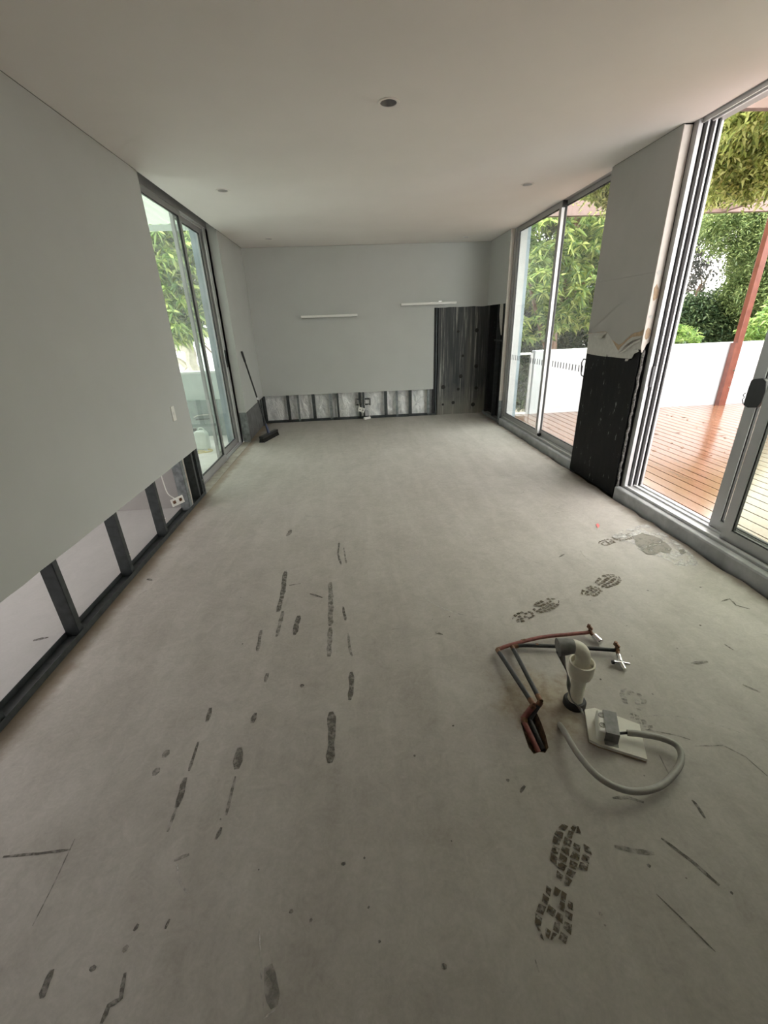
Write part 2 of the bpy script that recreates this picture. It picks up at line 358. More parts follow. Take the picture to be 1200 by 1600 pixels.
for p, w, m_ in [
    ([(446,892),(442,925),(434,956)],7,'mark_dark'),([(442,955),(436,980),(432,995)],6,'mark_soft'),([(467,962),(460,992)],8,'mark_dark'),
    ([(516,910),(517,945),(516,978)],8,'mark_soft'),([(549,1050),(549,1075),(546,1094)],8,'mark_dark'),([(518,1112),(518,1150),(516,1192)],12,'mark_dark'),
    ([(418,1052),(414,1066)],7,'mark_dark'),([(472,1069),(472,1074)],6,'mark_dark'),([(399,1114),(394,1130)],8,'mark_dark'),([(516,980),(515,1002),(514,1026)],7,'mark_soft'),
    ([(536,948),(540,970)],4,'mark_dark'),([(544,990),(546,1012),(550,1026)],4,'mark_soft'),([(408,985),(402,1018)],6,'mark_soft'),([(329,1106),(323,1128)],8,'mark_dark'),
    ([(375,1168),(370,1202)],13,'mark_dark'),([(262,1172),(256,1184)],11,'mark_soft'),([(247,1200),(241,1212)],10,'mark_soft'),
    ([(310,1159),(295,1205)],5,'mark_dark'),([(290,1215),(276,1262)],9,'mark_dark'),([(276,1262),(262,1300)],5,'mark_soft'),([(368,1213),(353,1274)],5,'mark_soft'),
    ([(346,1293),(337,1312)],7,'mark_dark'),([(5,1339),(60,1334),(110,1328)],4,'mark_dark'),([(117,1311),(85,1380),(51,1447)],2,'mark_soft'),
    ([(82,1515),(72,1540),(66,1560)],12,'mark_dark'),([(196,1520),(189,1560),(170,1572),(158,1600)],7,'mark_dark'),([(216,1444),(209,1455)],7,'mark_dark'),
    ([(265,1436),(258,1452)],5,'mark_dark'),([(200,1477),(192,1488)],9,'mark_soft'),([(140,1514),(150,1513)],7,'mark_dark'),([(418,1510),(424,1545),(428,1575)],22,'mark_soft'),
    ([(1033,1310),(1080,1345),(1124,1384)],6,'mark_dark'),([(1025,1397),(1070,1440),(1118,1488)],2.5,'mark_dark'),([(960,1323),(990,1330),(1022,1334)],7,'mark_soft'),
    ([(1085,1166),(1130,1165),(1165,1183),(1199,1213)],2,'mark_soft'),([(813,1238),(820,1228)],6,'mark_dark'),([(1081,1250),(1090,1260),(1102,1279)],4,'mark_dark'),
    ([(957,1247),(980,1246),(1006,1254)],6,'mark_soft'),([(296,1335),(272,1345)],6,'mark_soft'),([(455,828),(449,838)],6,'mark_soft'),([(484,928),(504,934)],4,'mark_dark'),
    ([(530,848),(528,866),(533,882)],3,'mark_dark'),([(537,856),(541,880)],2.5,'mark_soft'),([(1008,1140),(1060,1150),(1078,1156)],2.5,'mark_soft'),([(1030,1180),(1050,1220)],2,'mark_soft'),
    ([(1127,940),(1140,936),(1150,946),(1172,952)],3,'mark_dark'),([(1080,1037),(1106,1034)],6,'mark_soft'),([(1160,1070),(1188,1082)],5,'mark_soft'),([(1132,1007),(1146,1016)],3,'mark_dark'),
    ([(680,988),(692,992)],4,'mark_dark'),([(52,1001),(76,996)],6,'mark_dark'),([(230,905),(238,907)],4,'mark_dark'),([(873,871),(882,866)],3,'mark_soft'),
    ([(452,915),(470,912)],3,'mark_soft'),([(690,1510),(698,1511)],9,'mark_soft'),([(533,1351),(540,1349)],6,'mark_dark'),([(575,1417),(577,1419)],5,'mark_dark'),([(568,1341),(571,1341)],4,'mark_dark'),
    ([(836,1500),(842,1520)],3,'mark_soft'),([(405,1450),(409,1530),(412,1580)],3,'mark_pale'),([(412,1592),(440,1570)],4,'mark_pale')]:
    stroke(p, w, m_)
def arc_marks(n, mat, wmin, wmax, name):
    for i in range(n):
        x = rnd.uniform(.3, 3.5); y = rnd.uniform(.55, 5.5); r = rnd.uniform(.15, .5); a0 = rnd.uniform(0, 6.28); da = rnd.uniform(.4, 1.3); w = rnd.uniform(wmin, wmax); L = []; K = 12
        for k in range(K+1):
            a = a0+da*k/K; ww = w*(.3+.7*math.sin(math.pi*k/K))*rnd.uniform(.7, 1.2)
            L.append(((x+(r-ww)*math.cos(a), y+(r-ww)*math.sin(a)), (x+(r+ww)*math.cos(a), y+(r+ww)*math.sin(a))))
        mark([[L[k][0], L[k][1], L[k+1][1], L[k+1][0]] for k in range(K)], mat, name)
arc_marks(26, 'mark_pale', .0015, .004, 'trowel_mark')
for i in range(46):                   # small specks
    x, y = rnd.uniform(330, 1150), rnd.uniform(720, 1500)
    if fl(x, y).x > 3.8 or fl(x, y).x < .1: continue
    s = rnd.uniform(1.5, 4.5); g = fl(x, y); a = rnd.uniform(0, 6)
    mark([[(g.x+s*.0016*math.cos(a+t)*rnd.uniform(.6, 1.2), g.y+s*.0016*math.sin(a+t)*rnd.uniform(.6, 1.2)) for t in (0, 1.2, 2.5, 3.7, 5)]], 'mark_dark', 'speck')
def bootprint(toe, heel, mat, keep, width=.105, side=1):
    t = fl(*toe); h = fl(*heel); d = t-h; L = d.length; d.normalize(); nn = Vector((-d.y, d.x, 0))*side; polys = []
    def half(u): # half-width along the sole, u 0 heel..1 toe
        k = [(0, .3), (.06, .7), (.18, .82), (.33, .68), (.45, .66), (.62, .95), (.78, 1.0), (.9, .82), (.97, .5), (1, .2)]
        for (a, x), (b_, y) in zip(k, k[1:]):
            if a <= u <= b_: return width/2*(x+(y-x)*(u-a)/(b_-a))
        return .01
    rows = 13
    for i in range(rows):
        u0, u1 = (i+.12)/rows, (i+.88)/rows
        if .36 < (u0+u1)/2 < .44: continue
        w0, w1 = half(u0), half(u1); cols = 4
        for j in range(cols):
            if rnd.random() > keep: continue
            a0, a1 = -1+2*(j+.1)/cols, -1+2*(j+.88)/cols; sk = .022*(abs((a0+a1)/2)-.5)
            q = []
            for u, a, w_ in ((u0, a0, w0), (u0, a1, w0), (u1, a1, w1), (u1, a0, w1)):
                p = h + d*(u*L + sk*(-1 if u < .4 else 1) + rnd.uniform(-.003, .003)) + nn*(a*w_+rnd.uniform(-.003, .003)); q.append(p.xy[:])
            polys.append(q)
    mark(polys, mat, 'boot_print')
bootprint((902,1288), (856,1474), 'mark_brown', .74, .115); bootprint((870,938), (804,970), 'mark_brown', .85); bootprint((963,900), (914,931), 'mark_brown', .95, .12)
bootprint((987,835), (938,851), 'mark_brown', .9); bootprint((984,1078), (1005,1140), 'mark_soft', .6)
def fpoly(pts, mat, name): 
    g = [fl(*p).xy[:] for p in pts]; mark([g], mat, name)
fpoly([(955,838),(985,824),(1010,820),(1035,832),(1062,850),(1082,868),(1094,882),(1080,886),(1056,884),(1036,872),(1012,864),(996,858),(985,848),(968,846)], 'mark_white', 'salt_bloom')
fpoly([(990,838),(1004,833),(1022,838),(1034,843),(1043,851),(1050,858),(1046,866),(1032,862),(1024,868),(1010,866),(998,856),(992,848)], 'mark_damp', 'damp_patch')
fpoly([(1060,860),(1068,858),(1072,864),(1064,868)], 'mark_damp', 'damp_patch')
fpoly([(931,820),(934,818),(937,822),(934,826)], 'mark_pink', 'paint_spot')

# ------------------------------------------------------------------ ceiling and downlights
DL = [(607,160,.048), (348,297.5,.045), (824,288,.045), (728,370,.045), (420,373,.045)]
dl_pos = [(onp(x, y, 2, H), r) for x, y, r in DL]
ceiling = struct('ceiling', 'flat off-white plasterboard ceiling over the whole room', 'ceiling')
v, f = filled([(0, Y0), (W+.002, Y0), (W+.002, 7.74), (0, 7.74)], [circ(p.x, p.y, r*1.0) for p, r in dl_pos], H)
MB().add(v, f).build('plaster_sheet', 'ceiling_paint', ceiling)
roof = struct('ceiling_roof_deck', 'flat roof slab above the ceiling', 'roof')
MB().box(-.25, 4.26, Y0-.2, 7.98, 2.86, 2.98).build('roof_slab', 'dark_recess', roof)
labs = ['larger recessed round downlight in the ceiling nearest the camera', 'small round ceiling downlight beside the left window', 'small round ceiling downlight beside the right window',
        'tiny far ceiling downlight near the back right corner', 'tiny far ceiling downlight near the back left corner']
for i, ((p, r), lb) in enumerate(zip(dl_pos, labs)):
    t = thing('downlight', lb, 'downlight', p, 'recessed ceiling downlights')
    MB().lathe([(r*1.0, .0), (r*1.0, -.004), (r*1.28, -.0045), (r*1.34, -.001), (r*1.34, 0)], p, (0, 0, 1), 28).build('trim_ring', 'ceiling_paint', t, True)
    mt = 'aluminium' if i == 0 else 'aluminium_pale'
    MB().lathe([(r, -.001), (r*.94, .03), (r*.72, .055), (r*.7, .056)], p, (0, 0, 1), 28).build('housing', mt, t, True)
    ax = (.25, .12, -1) if i == 0 else (0.05, 0, -1)
    c = p + Vector((0, 0, .03))
    MB().lathe([(.0005, 0), (r*.6, 0), (r*.72, .006), (r*.74, -.02)], c, ax, 24).build('lamp', mt, t, True)

# ------------------------------------------------------------------ left wall
wl = struct('wall_left', 'left plasterboard wall cut away at the bottom to bare steel studs', 'wall')
def ragged(y0, y1, z, amp, step):
    out = []; y = y0
    while y < y1: out.append((y, z+rnd.uniform(-amp, amp))); y += step*rnd.uniform(.6, 1.4)
    return out + [(y1, z)]
bot = ragged(Y0, 4.22, .481, .003, .12)
MB().prism(bot+[(4.22, 2.6965), (Y0, 2.6965)], 0, -.013, 0).build('plaster_sheet', 'wall_paint', wl)
bot2 = ragged(Y0, 3.86, .50, .008, .15)
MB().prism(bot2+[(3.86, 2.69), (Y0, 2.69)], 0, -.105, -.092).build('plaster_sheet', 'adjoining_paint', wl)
def channel_plate(y0, y1, parent):    # U track on the floor along y
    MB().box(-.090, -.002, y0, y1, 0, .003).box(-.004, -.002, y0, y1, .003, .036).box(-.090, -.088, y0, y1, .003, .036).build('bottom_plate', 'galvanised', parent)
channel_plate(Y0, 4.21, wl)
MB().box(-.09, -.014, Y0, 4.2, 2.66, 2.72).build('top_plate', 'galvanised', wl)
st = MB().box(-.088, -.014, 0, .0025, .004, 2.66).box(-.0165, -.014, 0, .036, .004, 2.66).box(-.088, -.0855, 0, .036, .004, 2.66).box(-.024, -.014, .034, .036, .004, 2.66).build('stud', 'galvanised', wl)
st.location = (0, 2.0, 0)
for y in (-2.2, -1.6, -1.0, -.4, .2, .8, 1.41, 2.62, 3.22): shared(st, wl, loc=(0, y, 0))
st2 = MB().box(-.088, -.005, 3.765, 3.768, .004, 2.66).box(-.008, -.005, 3.765, 3.82, .004, 2.66).box(-.088, -.0855, 3.765, 3.81, .004, 2.66).build('stud', 'galvanised_light', wl)
MB().box(-.088, -.012, 3.852, 3.864, .004, 2.66).build('sheet_end', 'warm_paint', wl)
for y in (4.06, 4.165): shared(st, wl, loc=(0, y, 0))
MB().box(-.10, -.001, 4.207, 4.22, 0, .48).build('corner_bead', 'galvanised_light', wl)
MB().box(-.12, -.0135, 4.206, 4.219, .485, 2.80).build('reveal', 'wall_paint', wl)
for i, y in enumerate((2.62, 3.22, 4.165)):
    b = MB(); b.lathe([(0.0005, 0), (.006, 0), (.006, .002)], (-.004, y+.02, .16), (1, 0, 0), 10); b.build('screw', 'white_plastic', wl)
# far stub beyond the window
bz = [(6.37, .437), (6.62, .442), (6.9, .448), (7.2, .455), (7.5, .462), (7.708, .466)]
MB().prism(bz+[(7.708, 2.6965), (6.37, 2.6965)], 0, -.013, 0).build('plaster_sheet', 'wall_paint', wl)
MB().box(-.115, -.0135, 6.372, 6.384, .44, 2.80).build('reveal', 'wall_paint', wl)
simple('grey_backing', (.155, .155, .16), .6, .2, var=.25, scale=9)
MB().box(-.10, -.026, 6.41, 7.70, .003, .60).build('backing_board', 'grey_backing', wl)
MB().box(-.10, -.004, 6.374, 6.378, 0, .437).box(-.008, -.004, 6.374, 6.412, 0, .437).build('corner_bead', 'galvanised_light', wl)
MB().box(-.022, -.006, 7.53, 7.58, 0, .46).build('stud', 'galvanised', wl)
MB().box(-.25, -.116, 6.40, 7.835, 0, 2.86).build('core', 'court_wall', wl)
MB().box(-.115, -.001, 7.722, 7.83, 0, 2.86).build('core', 'dark_recess', wl)
MB().box(-.10, -.014, 6.40, 7.7, .62, 2.86).build('core', 'dark_recess', wl)
MB().box(-.25, -.001, 4.22, 6.37, 2.80, 2.86).build('lintel', 'galvanised', wl)
MB().box(-.004, -.0005, 4.22, 6.37, H, 2.80).build('ceiling_edge', 'ceiling_paint', wl)
MB().box(-.11, 0.0, 4.222, 6.37, -.02, .004).build('floor_strip', 'timber_strip', wl)

sw = thing('light_switch', 'white vertical light switch plate on the left wall near the cut edge', 'light switch', (0, 3.847, .82))
MB().box(.0002, .009, 3.813, 3.881, .825, .952).build('plate', 'white_plastic', sw, bevel=.003)
MB().box(.009, .013, 3.838, 3.856, .875, .903).build('rocker', 'white_plastic', sw, bevel=.001)

# ------------------------------------------------------------------ window 1 (left)
w1 = struct('window_1', 'tall aluminium sliding window in the left wall facing the courtyard', 'window')
b = MB(); b.box(-.23, -.112, 4.22, 6.372, 2.70, 2.80).box(-.23, -.112, 4.22, 6.372, -.02, .012).box(-.23, -.112, 6.30, 6.372, .012, 2.70).box(-.23, -.112, 4.22, 4.27, .012, 2.70)
b.box(-.118, -.112, 6.30, 6.372, .012, 2.70); b.build('outer_frame', 'aluminium', w1)
MB().box(-.150, -.138, 6.285, 6.30, .012, 2.7).box(-.19, -.18, 6.285, 6.30, .012, 2.7).build('jamb_fin', 'aluminium_pale', w1)
MB().box(-.165, -.155, 4.27, 6.30, .012, .02).box(-.165, -.155, 4.27, 6.30, 2.692, 2.70).build('track', 'aluminium_pale', w1)
def sash_x(parent, x0, x1, y0, y1, z0, z1, st=.05, top=.05, botm=.07, glass='green_glass', nm='sash', mat='aluminium'):
    s = MB().box(x0, x1, y0, y0+st, z0, z1).box(x0, x1, y1-st, y1, z0, z1).box(x0, x1, y0+st, y1-st, z1-top, z1).box(x0, x1, y0+st, y1-st, z0, z0+botm).build(nm, mat, parent)
    xm = (x0+x1)/2; g = .008
    MB().box(xm-.009, xm+.009, y0+st, y0+st+g, z0+botm, z1-top).box(xm-.009, xm+.009, y1-st-g, y1-st, z0+botm, z1-top).box(xm-.009, xm+.009, y0+st+g, y1-st-g, z1-top-g, z1-top).box(xm-.009, xm+.009, y0+st+g, y1-st-g, z0+botm, z0+botm+g).build('gasket', 'black_rubber', s)
    MB().add([(xm, y0+st, z0+botm), (xm, y1-st, z0+botm), (xm, y1-st, z1-top), (xm, y0+st, z1-top)], [(0, 1, 2, 3)]).build('pane', glass, s)
    return s
sash_x(w1, -.150, -.118, 4.272, 5.46, .012, 2.698, glass='hazy_glass')
sash_x(w1, -.205, -.173, 5.38, 6.285, .022, 2.692, glass='hazy_glass')
b = MB(); b.box(-.136, -.118, 6.287, 6.299, 1.08, 1.30); b.build('latch', 'black_plastic', w1)

# ------------------------------------------------------------------ back wall
wb = struct('wall_back', 'far plasterboard wall cut low to studs and foil with bare concrete corner', 'wall')
poly = [(0.0, .473), (.5, .471), (1.1, .470), (1.75, .467), (2.3, .466), (3.006, .463), (3.007, 1.770)]
x = 3.02
while x < 3.9: poly.append((x, 1.774+rnd.uniform(-.004, .004))); x += .06
poly += [(W, 1.778), (W, 2.6965), (0, 2.6965)]
MB().prism(poly, 1, D, D+.013).build('plaster_sheet', 'wall_paint', wb)
simple('scraped_strip', (.42, .42, .41), .8, var=.2, scale=30)
for x0, x1, mt in [(.0, .03, 'galvanised'), (.395, .445, 'galvanised'), (.575, .612, 'galvanised_light'), (.84, .895, 'galvanised'), (1.145, 1.195, 'galvanised_light'), (1.275, 1.31, 'galvanised'),
                   (1.665, 1.70, 'galvanised'), (1.735, 1.77, 'galvanised'), (2.125, 2.178, 'galvanised'), (2.335, 2.372, 'galvanised_light'), (2.57, 2.62, 'galvanised'), (2.905, 2.945, 'galvanised_light')]:
    MB().box(x0, x1, D+.0135, D+.016, .003, .62).box(x0, x0+.003, D+.016, D+.08, .003, .62).box(x1-.003, x1, D+.016, D+.03, .003, .62).build('stud', mt, wb)
for x0, x1, mt in [(3.012, 3.03, 'black_rubber'), (3.046, 3.066, 'galvanised')]:
    MB().box(x0, x1, D+.014, D+.05, .003, 1.9).build('stud', mt, wb)
MB().box(0, 3.07, D+.0135, D+.085, 0, .003).box(0, 3.07, D+.0135, D+.016, .003, .034).box(0, 3.07, D+.083, D+.085, .003, .034).build('bottom_plate', 'galvanised', wb)
# crumpled foil
nx, nz = 150, 26; vs = []
for j in range(nz):
    for i in range(nx):
        x = 3.0*i/(nx-1); z = .0+.66*j/(nz-1)
        y = D+.098+.009*math.sin(x*9.3+2.7*math.sin(z*5+x*3))*math.sin(z*5+x*4.1)+.004*math.sin(x*37+4*math.sin(z*9+x*5))+rnd.uniform(-.002, .002)
        vs.append((x, y, z))
MB().add(vs, [(j*nx+i, j*nx+i+1, (j+1)*nx+i+1, (j+1)*nx+i) for j in range(nz-1) for i in range(nx-1)]).build('foil_insulation', 'foil', wb, True)
MB().box(2.95, 3.03, D+.06, D+.1, .003, .5).build('offcut_board', 'grey_backing', wb)
MB().box(3.085, 3.96, D+.027, D+.12, 0, 1.95).build('concrete_panel', 'concrete_panel', wb)
for px, py, r in [(716,518,.035),(745,516,.05),(723,556,.035),(744,572,.05),(720,588,.05),(692.5,605,.055),(716,608,.04),(744,606,.045),(708,629,.045),(692,632,.03),(739,632,.055)]:
    p = onp(px, py, 1, D+.027)
    MB().lathe([(.0005, -.0012), (r*.35, -.0012), (r*.6, -.0008), (r*.72, .0005)], p, (0, 1, 0), 16).build('tie_hole', 'tie_dark', wb, True)
MB().box(-.25, 4.2, D+.13, D+.27, -.02, 2.86).build('core', 'dark_recess', wb)

# ------------------------------------------------------------------ right wall
wr = struct('wall_right', 'right wall with torn plasterboard column and black membrane between glass doors', 'wall')
MB().prism([(6.81, 1.769), (7.1, 1.772), (7.4, 1.776), (7.708, 1.778), (7.708, 2.6965), (6.81, 2.6965)], 0, W, W+.013).build('plaster_sheet', 'wall_paint', wr)
MB().box(W+.0005, 3.965, 6.799, 6.8095, .36, 2.70).build('jamb_lining', 'warm_paint', wr)
MB().box(W+.004, 3.965, 6.801, 6.8095, .02, .358).build('jamb_angle', 'galvanised_light', wr)
for y0, y1 in [(7.60, 7.64), (7.17, 7.20), (6.86, 6.90)]:
    MB().box(W+.014, W+.017, y0, y1, .05, 1.9).box(W+.014, W+.075, y0, y0+.003, .05, 1.9).build('stud', 'black_rubber' if y0 > 7.5 else 'galvanised', wr)
MB().box(W+.014, W+.03, 6.86, 7.3, 1.24, 1.262).build('noggin', 'galvanised', wr)
MB().prism([(6.98, 1.78), (7.12, 1.78), (7.13, 1.62), (7.07, 1.46), (7.0, 1.34), (6.97, 1.33)], 0, W+.018, W+.026).build('board_scrap', 'torn_paper', wr)
MB().box(W+.002, W+.08, 6.812, 7.70, 0, .05).build('bottom_plate', 'galvanised_light', wr)
MB().box(W+.08, 4.2, 6.812, 7.72, 0, 1.95).build('backing_board', 'black_membrane', wr)
MB().box(W+.014, 4.2, 6.812, 7.72, 1.95, 2.86).build('core', 'dark_recess', wr)
# column between window and door
CX = W
MB().box(CX+.014, 4.2, 3.505, 4.335, .0, 2.86).build('column_core', 'black_membrane', wr)
def cpx(pts): return [tuple(onp(900+x/7.5, 480+y/7.5, 0, CX)[1:]) for x, y in pts]
zj = 1.822
MB().box(CX, CX+.0125, 3.49, 4.335, zj+.0015, 2.6965).build('plaster_sheet', 'column_grey', wr)
front = cpx([(130,302),(200,302),(270,290),(340,284),(370,300),(395,345),(420,378),(460,410),(500,440),(540,420),(600,362),(640,325),(680,300),(730,290),(762,280)])
front = [(4.335, front[0][1])] + front + [(3.49, front[-1][1]+.02), (3.49, zj), (4.335, zj)]
MB().prism(front, 0, CX, CX+.0035).build('plaster_sheet', 'column_grey', wr)
kraft = cpx([(130,312),(280,305),(372,302),(400,350),(430,405),(460,460),(490,508),(520,465),(560,425),(600,385),(650,350),(762,335)])
kraft = [(4.334, kraft[0][1])] + kraft + [(3.492, kraft[-1][1]), (3.492, zj-.02), (4.334, zj-.02)]
MB().prism(kraft, 0, CX+.0037, CX+.0055).build('torn_layer', 'kraft_paper', wr)
low = cpx([(150,330),(118,540),(180,556),(240,566),(300,574),(345,580),(355,545),(362,582),(420,585),(480,592),(540,598),(600,602),(612,585),(625,545),(650,508),(700,488),(748,500),(762,330)])
low[0] = (4.33, low[0][1]); low[-1] = (3.495, low[-1][1]); low = low + [(3.495, 1.6), (4.33, 1.6)]
MB().prism(low, 0, CX+.0057, CX+.0125).build('plaster_core', 'torn_paper', wr)
def flap(pts, dxs, mat='torn_paper'):
    q = cpx(pts); vs = [(CX-d_, y, z) for (y, z), d_ in zip(q, dxs)]; n = len(vs)
    MB().add(vs+[(x-.0012, y, z) for x, y, z in vs], [tuple(range(n)), tuple(range(n, 2*n))[::-1]]+[(i, (i+1) % n, n+(i+1) % n, n+i) for i in range(n)]).build('paper_flap', mat, wr)
flap([(132,310),(240,300),(340,290),(368,300),(345,325),(325,362),(240,350),(160,330)], [.001, .001, .001, .004, .018, .022, .015, .008])
flap([(497,545),(540,490),(590,430),(660,375),(768,338),(768,362),(690,385),(620,430),(560,490)], [.002, .001, .001, .001, .001, .012, .018, .018, .012])
flap([(505,548),(570,500),(640,440),(700,400),(760,375),(760,400),(690,430),(640,470),(580,520)], [.001, .004, .006, .006, .004, .001, .001, .001, .001])
flap([(615,610),(640,530),(680,500),(745,490),(740,520),(690,545),(660,600)], [.003, .006, .01, .012, .004, .006, .003])
flap([(585,605),(625,605),(620,630),(590,632)], [.004, .004, .012, .012])
# door-side reveal of the column, torn at the bottom
def rpx(pts): return [(p[0], p[2]) for p in (onp(900+x/7.5, 480+y/7.5, 1, 3.49) for x, y in pts)]
rv = [(CX, 2.69), (CX, 1.29), (3.925, 1.25), (3.938, 1.27), (3.95, 1.31), (3.972, 1.33), (3.972, 2.69)]
MB().prism(rv, 1, 3.482, 3.490).build('reveal_lining', 'warm_paint', wr)
for k, (z0, z1) in enumerate([(1.34, 1.44), (1.50, 1.53), (1.62, 1.74), (1.80, 1.84)]):
    q = []
    for i in range(10):
        a = i/10*2*math.pi; q.append((3.942+.024*math.cos(a)*rnd.uniform(.55, 1.1), (z0+z1)/2+(z1-z0)/2*math.sin(a)*rnd.uniform(.7, 1.1)))
    MB().prism(q, 1, 3.4795, 3.4818).build('torn_patch', 'kraft_paper' if k in (0, 2) else 'torn_paper', wr)
pts = [(3.944+rnd.uniform(-.004, .004), 3.488+rnd.uniform(-.004, .003), z) for z in np.arange(.10, 1.28, .03)]
MB().tube(pts, [rnd.uniform(.007, .014) for _ in pts], 8).build('sealant_bead', 'foam_sealant', wr, True)
# heads above the glazing, near blank wall, hobs below the frames
MB().box(3.965, 4.2, 4.335, 6.80, 2.735, 2.86).box(3.965, 4.2, 1.1, 3.49, 2.745, 2.86).build('lintel', 'aluminium', wr)
MB().box(W+.001, 3.974, 1.101, 3.49, 2.7005, 2.745).box(W+.001, 3.9645, 4.336, 6.80, 2.7005, 2.735).build('head_soffit', 'ceiling_paint', wr)
MB().box(W, 4.2, Y0, 1.1, 0, 2.86).build('near_section', 'wall_paint', wr)
t2 = tag(MB().box(3.925, 4.19, 4.336, 6.798, -.05, .085).build('trim_1', 'hob_grey', None, bevel=.012), 'pale grey concrete hob under the far right window', 'sill', kind='structure')
t3 = tag(MB().box(3.925, 4.19, 1.101, 3.50, -.05, .10).build('trim_2', 'hob_grey', None, bevel=.016), 'pale grey marked concrete hob under the open sliding door', 'sill', kind='structure')
wrear = struct('wall_rear', 'plain rear wall behind the camera', 'wall'); MB().box(-3.6, 4.2, Y0-.15, Y0, -.05, 2.86).build('wall_face', 'wall_paint', wrear)

# ------------------------------------------------------------------ window 2 (right, far)
w2 = struct('window_2', 'far aluminium sliding window on the right overlooking the deck', 'window')
b = MB(); b.box(3.966, 4.12, 4.336, 6.798, 2.70, 2.735).box(3.966, 4.12, 4.336, 6.798, .085, .112).box(3.966, 4.12, 6.722, 6.798, .112, 2.70).box(3.966, 4.12, 4.336, 4.36, .112, 2.70); b.build('outer_frame', 'aluminium', w2)
MB().box(4.006, 4.012, 4.36, 6.72, .112, .122).box(3.967, 3.973, 4.36, 6.72, .112, .122).build('track', 'aluminium_pale', w2)
s = sash_x(w2, 3.976, 4.004, 5.40, 6.722, .118, 2.699, st=.062, top=.055, botm=.062, glass='green_glass')
MB().box(3.974, 4.006, 5.392, 5.40, .118, 2.699).build('interlock', 'aluminium_pale', s)
s = sash_x(w2, 4.020, 4.048, 4.36, 5.47, .118, 2.699, st=.055, top=.04, botm=.07, glass='clear_glass')
MB().box(3.974, 4.02, 5.365, 5.392, .112, .15).box(3.974, 4.02, 5.365, 5.392, 2.64, 2.70).build('bump_stop', 'black_rubber', w2)
hd = MB(); hx = 3.985
hp = [onp(x, y, 0, hx) for x, y in [(917,562),(912,561),(909,566),(908,584),(909,587),(914,589)]]
hd.tube([p[:] for p in hp], .006, 8); hd.build('pull_handle', 'black_plastic', w2, True)
b = MB()
for i in range(40):                    # row of safety strips stuck to the glass
    y = 4.50+i*.0715
    if y > 6.6: break
    if 5.33 < y < 5.50: continue
    x = 4.0325 if y < 5.4 else 3.9885
    b.box(x, x+.0008, y, y+.018, .995, 1.062)
dot = b.build('safety_decal', 'galvanised', w2)

# ------------------------------------------------------------------ door 1 (right, near, slid open)
d1 = struct('door_1', 'near aluminium sliding glass door on the right, slid partly open', 'door')
b = MB(); b.box(3.975, 4.17, 1.11, 3.48, 2.705, 2.745).box(3.975, 4.17, 1.11, 3.48, .10, .112).box(3.975, 4.17, 3.462, 3.480, .112, 2.705).box(3.975, 4.17, 1.11, 1.15, .112, 2.705); b.build('outer_frame', 'aluminium', d1)
MB().box(3.975, 4.003, 3.43, 3.462, .112, 2.705).build('jamb_fin', 'aluminium', d1)
for x in (4.036, 4.088): MB().box(x, x+.012, 3.428, 3.460, .112, 2.705).build('jamb_fin', 'track_grey', d1)
MB().box(4.004, 4.13, 3.4605, 3.4619, .112, 2.705).build('jamb_shade', 'black_rubber', d1)  # thin black sheet standing in for the shade between the jamb fins
MB().box(4.118, 4.13, 3.43, 3.462, .112, 2.705).build('jamb_fin', 'black_rubber', d1)
MB().box(3.98, 4.0, 1.15, 3.43, .112, .122).box(4.062, 4.078, 1.15, 3.43, .112, .124).box(4.12, 4.13, 1.15, 3.43, .112, .122).build('track', 'aluminium_pale', d1)
MB().box(4.0, 4.01, 1.15, 3.43, 2.68, 2.705).box(4.062, 4.078, 1.15, 3.43, 2.69, 2.705).build('head_track', 'aluminium_pale', d1)
pa = sash_x(d1, 4.084, 4.116, 1.40, 2.584, .118, 2.70, st=.078, top=.07, botm=.07, glass='door_glass', nm='sliding_panel')
pb = sash_x(d1, 4.022, 4.054, 1.16, 2.41, .114, 2.70, st=.068, top=.07, botm=.078, glass='door_glass', nm='sliding_panel')
# lock body on the open panel
prof = [onp(x, y, 0, 4.06) for x, y in [(1174,594),(1178,592),(1192,591),(1197,596),(1196,612),(1190,628),(1182,637),(1168,637),(1161,633),(1165,620),(1170,604)]]
MB().prism([(p.y, p.z) for p in prof], 0, 4.058, 4.083).build('lock_body', 'black_plastic', pa, bevel=.004)
q = [onp(x, y, 0, 4.07) for x, y in [(1165,614),(1161,617),(1163,621),(1160,624),(1161,631)]]
MB().tube([p[:] for p in q], .003, 6).build('latch_hook', 'galvanised', pa)
q = [onp(x, y, 1, 3.42) for x, y in [(1021,572),(1024,572),(1018,605),(1014,605)]]
MB().prism([(p.x, p.z) for p in q], 1, 3.415, 3.4245).build('strike_plate', 'black_plastic', d1)

# ------------------------------------------------------------------ adjoining room seen under the cut wall
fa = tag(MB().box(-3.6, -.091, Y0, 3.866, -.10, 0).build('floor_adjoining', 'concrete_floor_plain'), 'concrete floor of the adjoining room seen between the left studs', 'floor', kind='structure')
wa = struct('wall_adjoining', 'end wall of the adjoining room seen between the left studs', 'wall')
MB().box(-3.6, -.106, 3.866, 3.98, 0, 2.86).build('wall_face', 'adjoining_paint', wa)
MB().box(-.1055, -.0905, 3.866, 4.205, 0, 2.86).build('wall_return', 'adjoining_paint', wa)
MB().box(-.235, -.1056, 3.98, 4.219, 0, 2.86).build('outer_return', 'court_wall', wa)
wo = struct('wall_adjoining_side', 'glazed outer side of the adjoining room', 'wall')
MB().box(-3.72, -3.6, Y0, -.2, 0, 2.86).box(-3.72, -3.6, 3.4, 3.98, 0, 2.86).box(-3.72, -3.6, -.2, 3.4, 2.3, 2.86).box(-3.72, -3.6, -.2, 3.4, 0, 1.1).build('wall_face', 'adjoining_paint', wo)
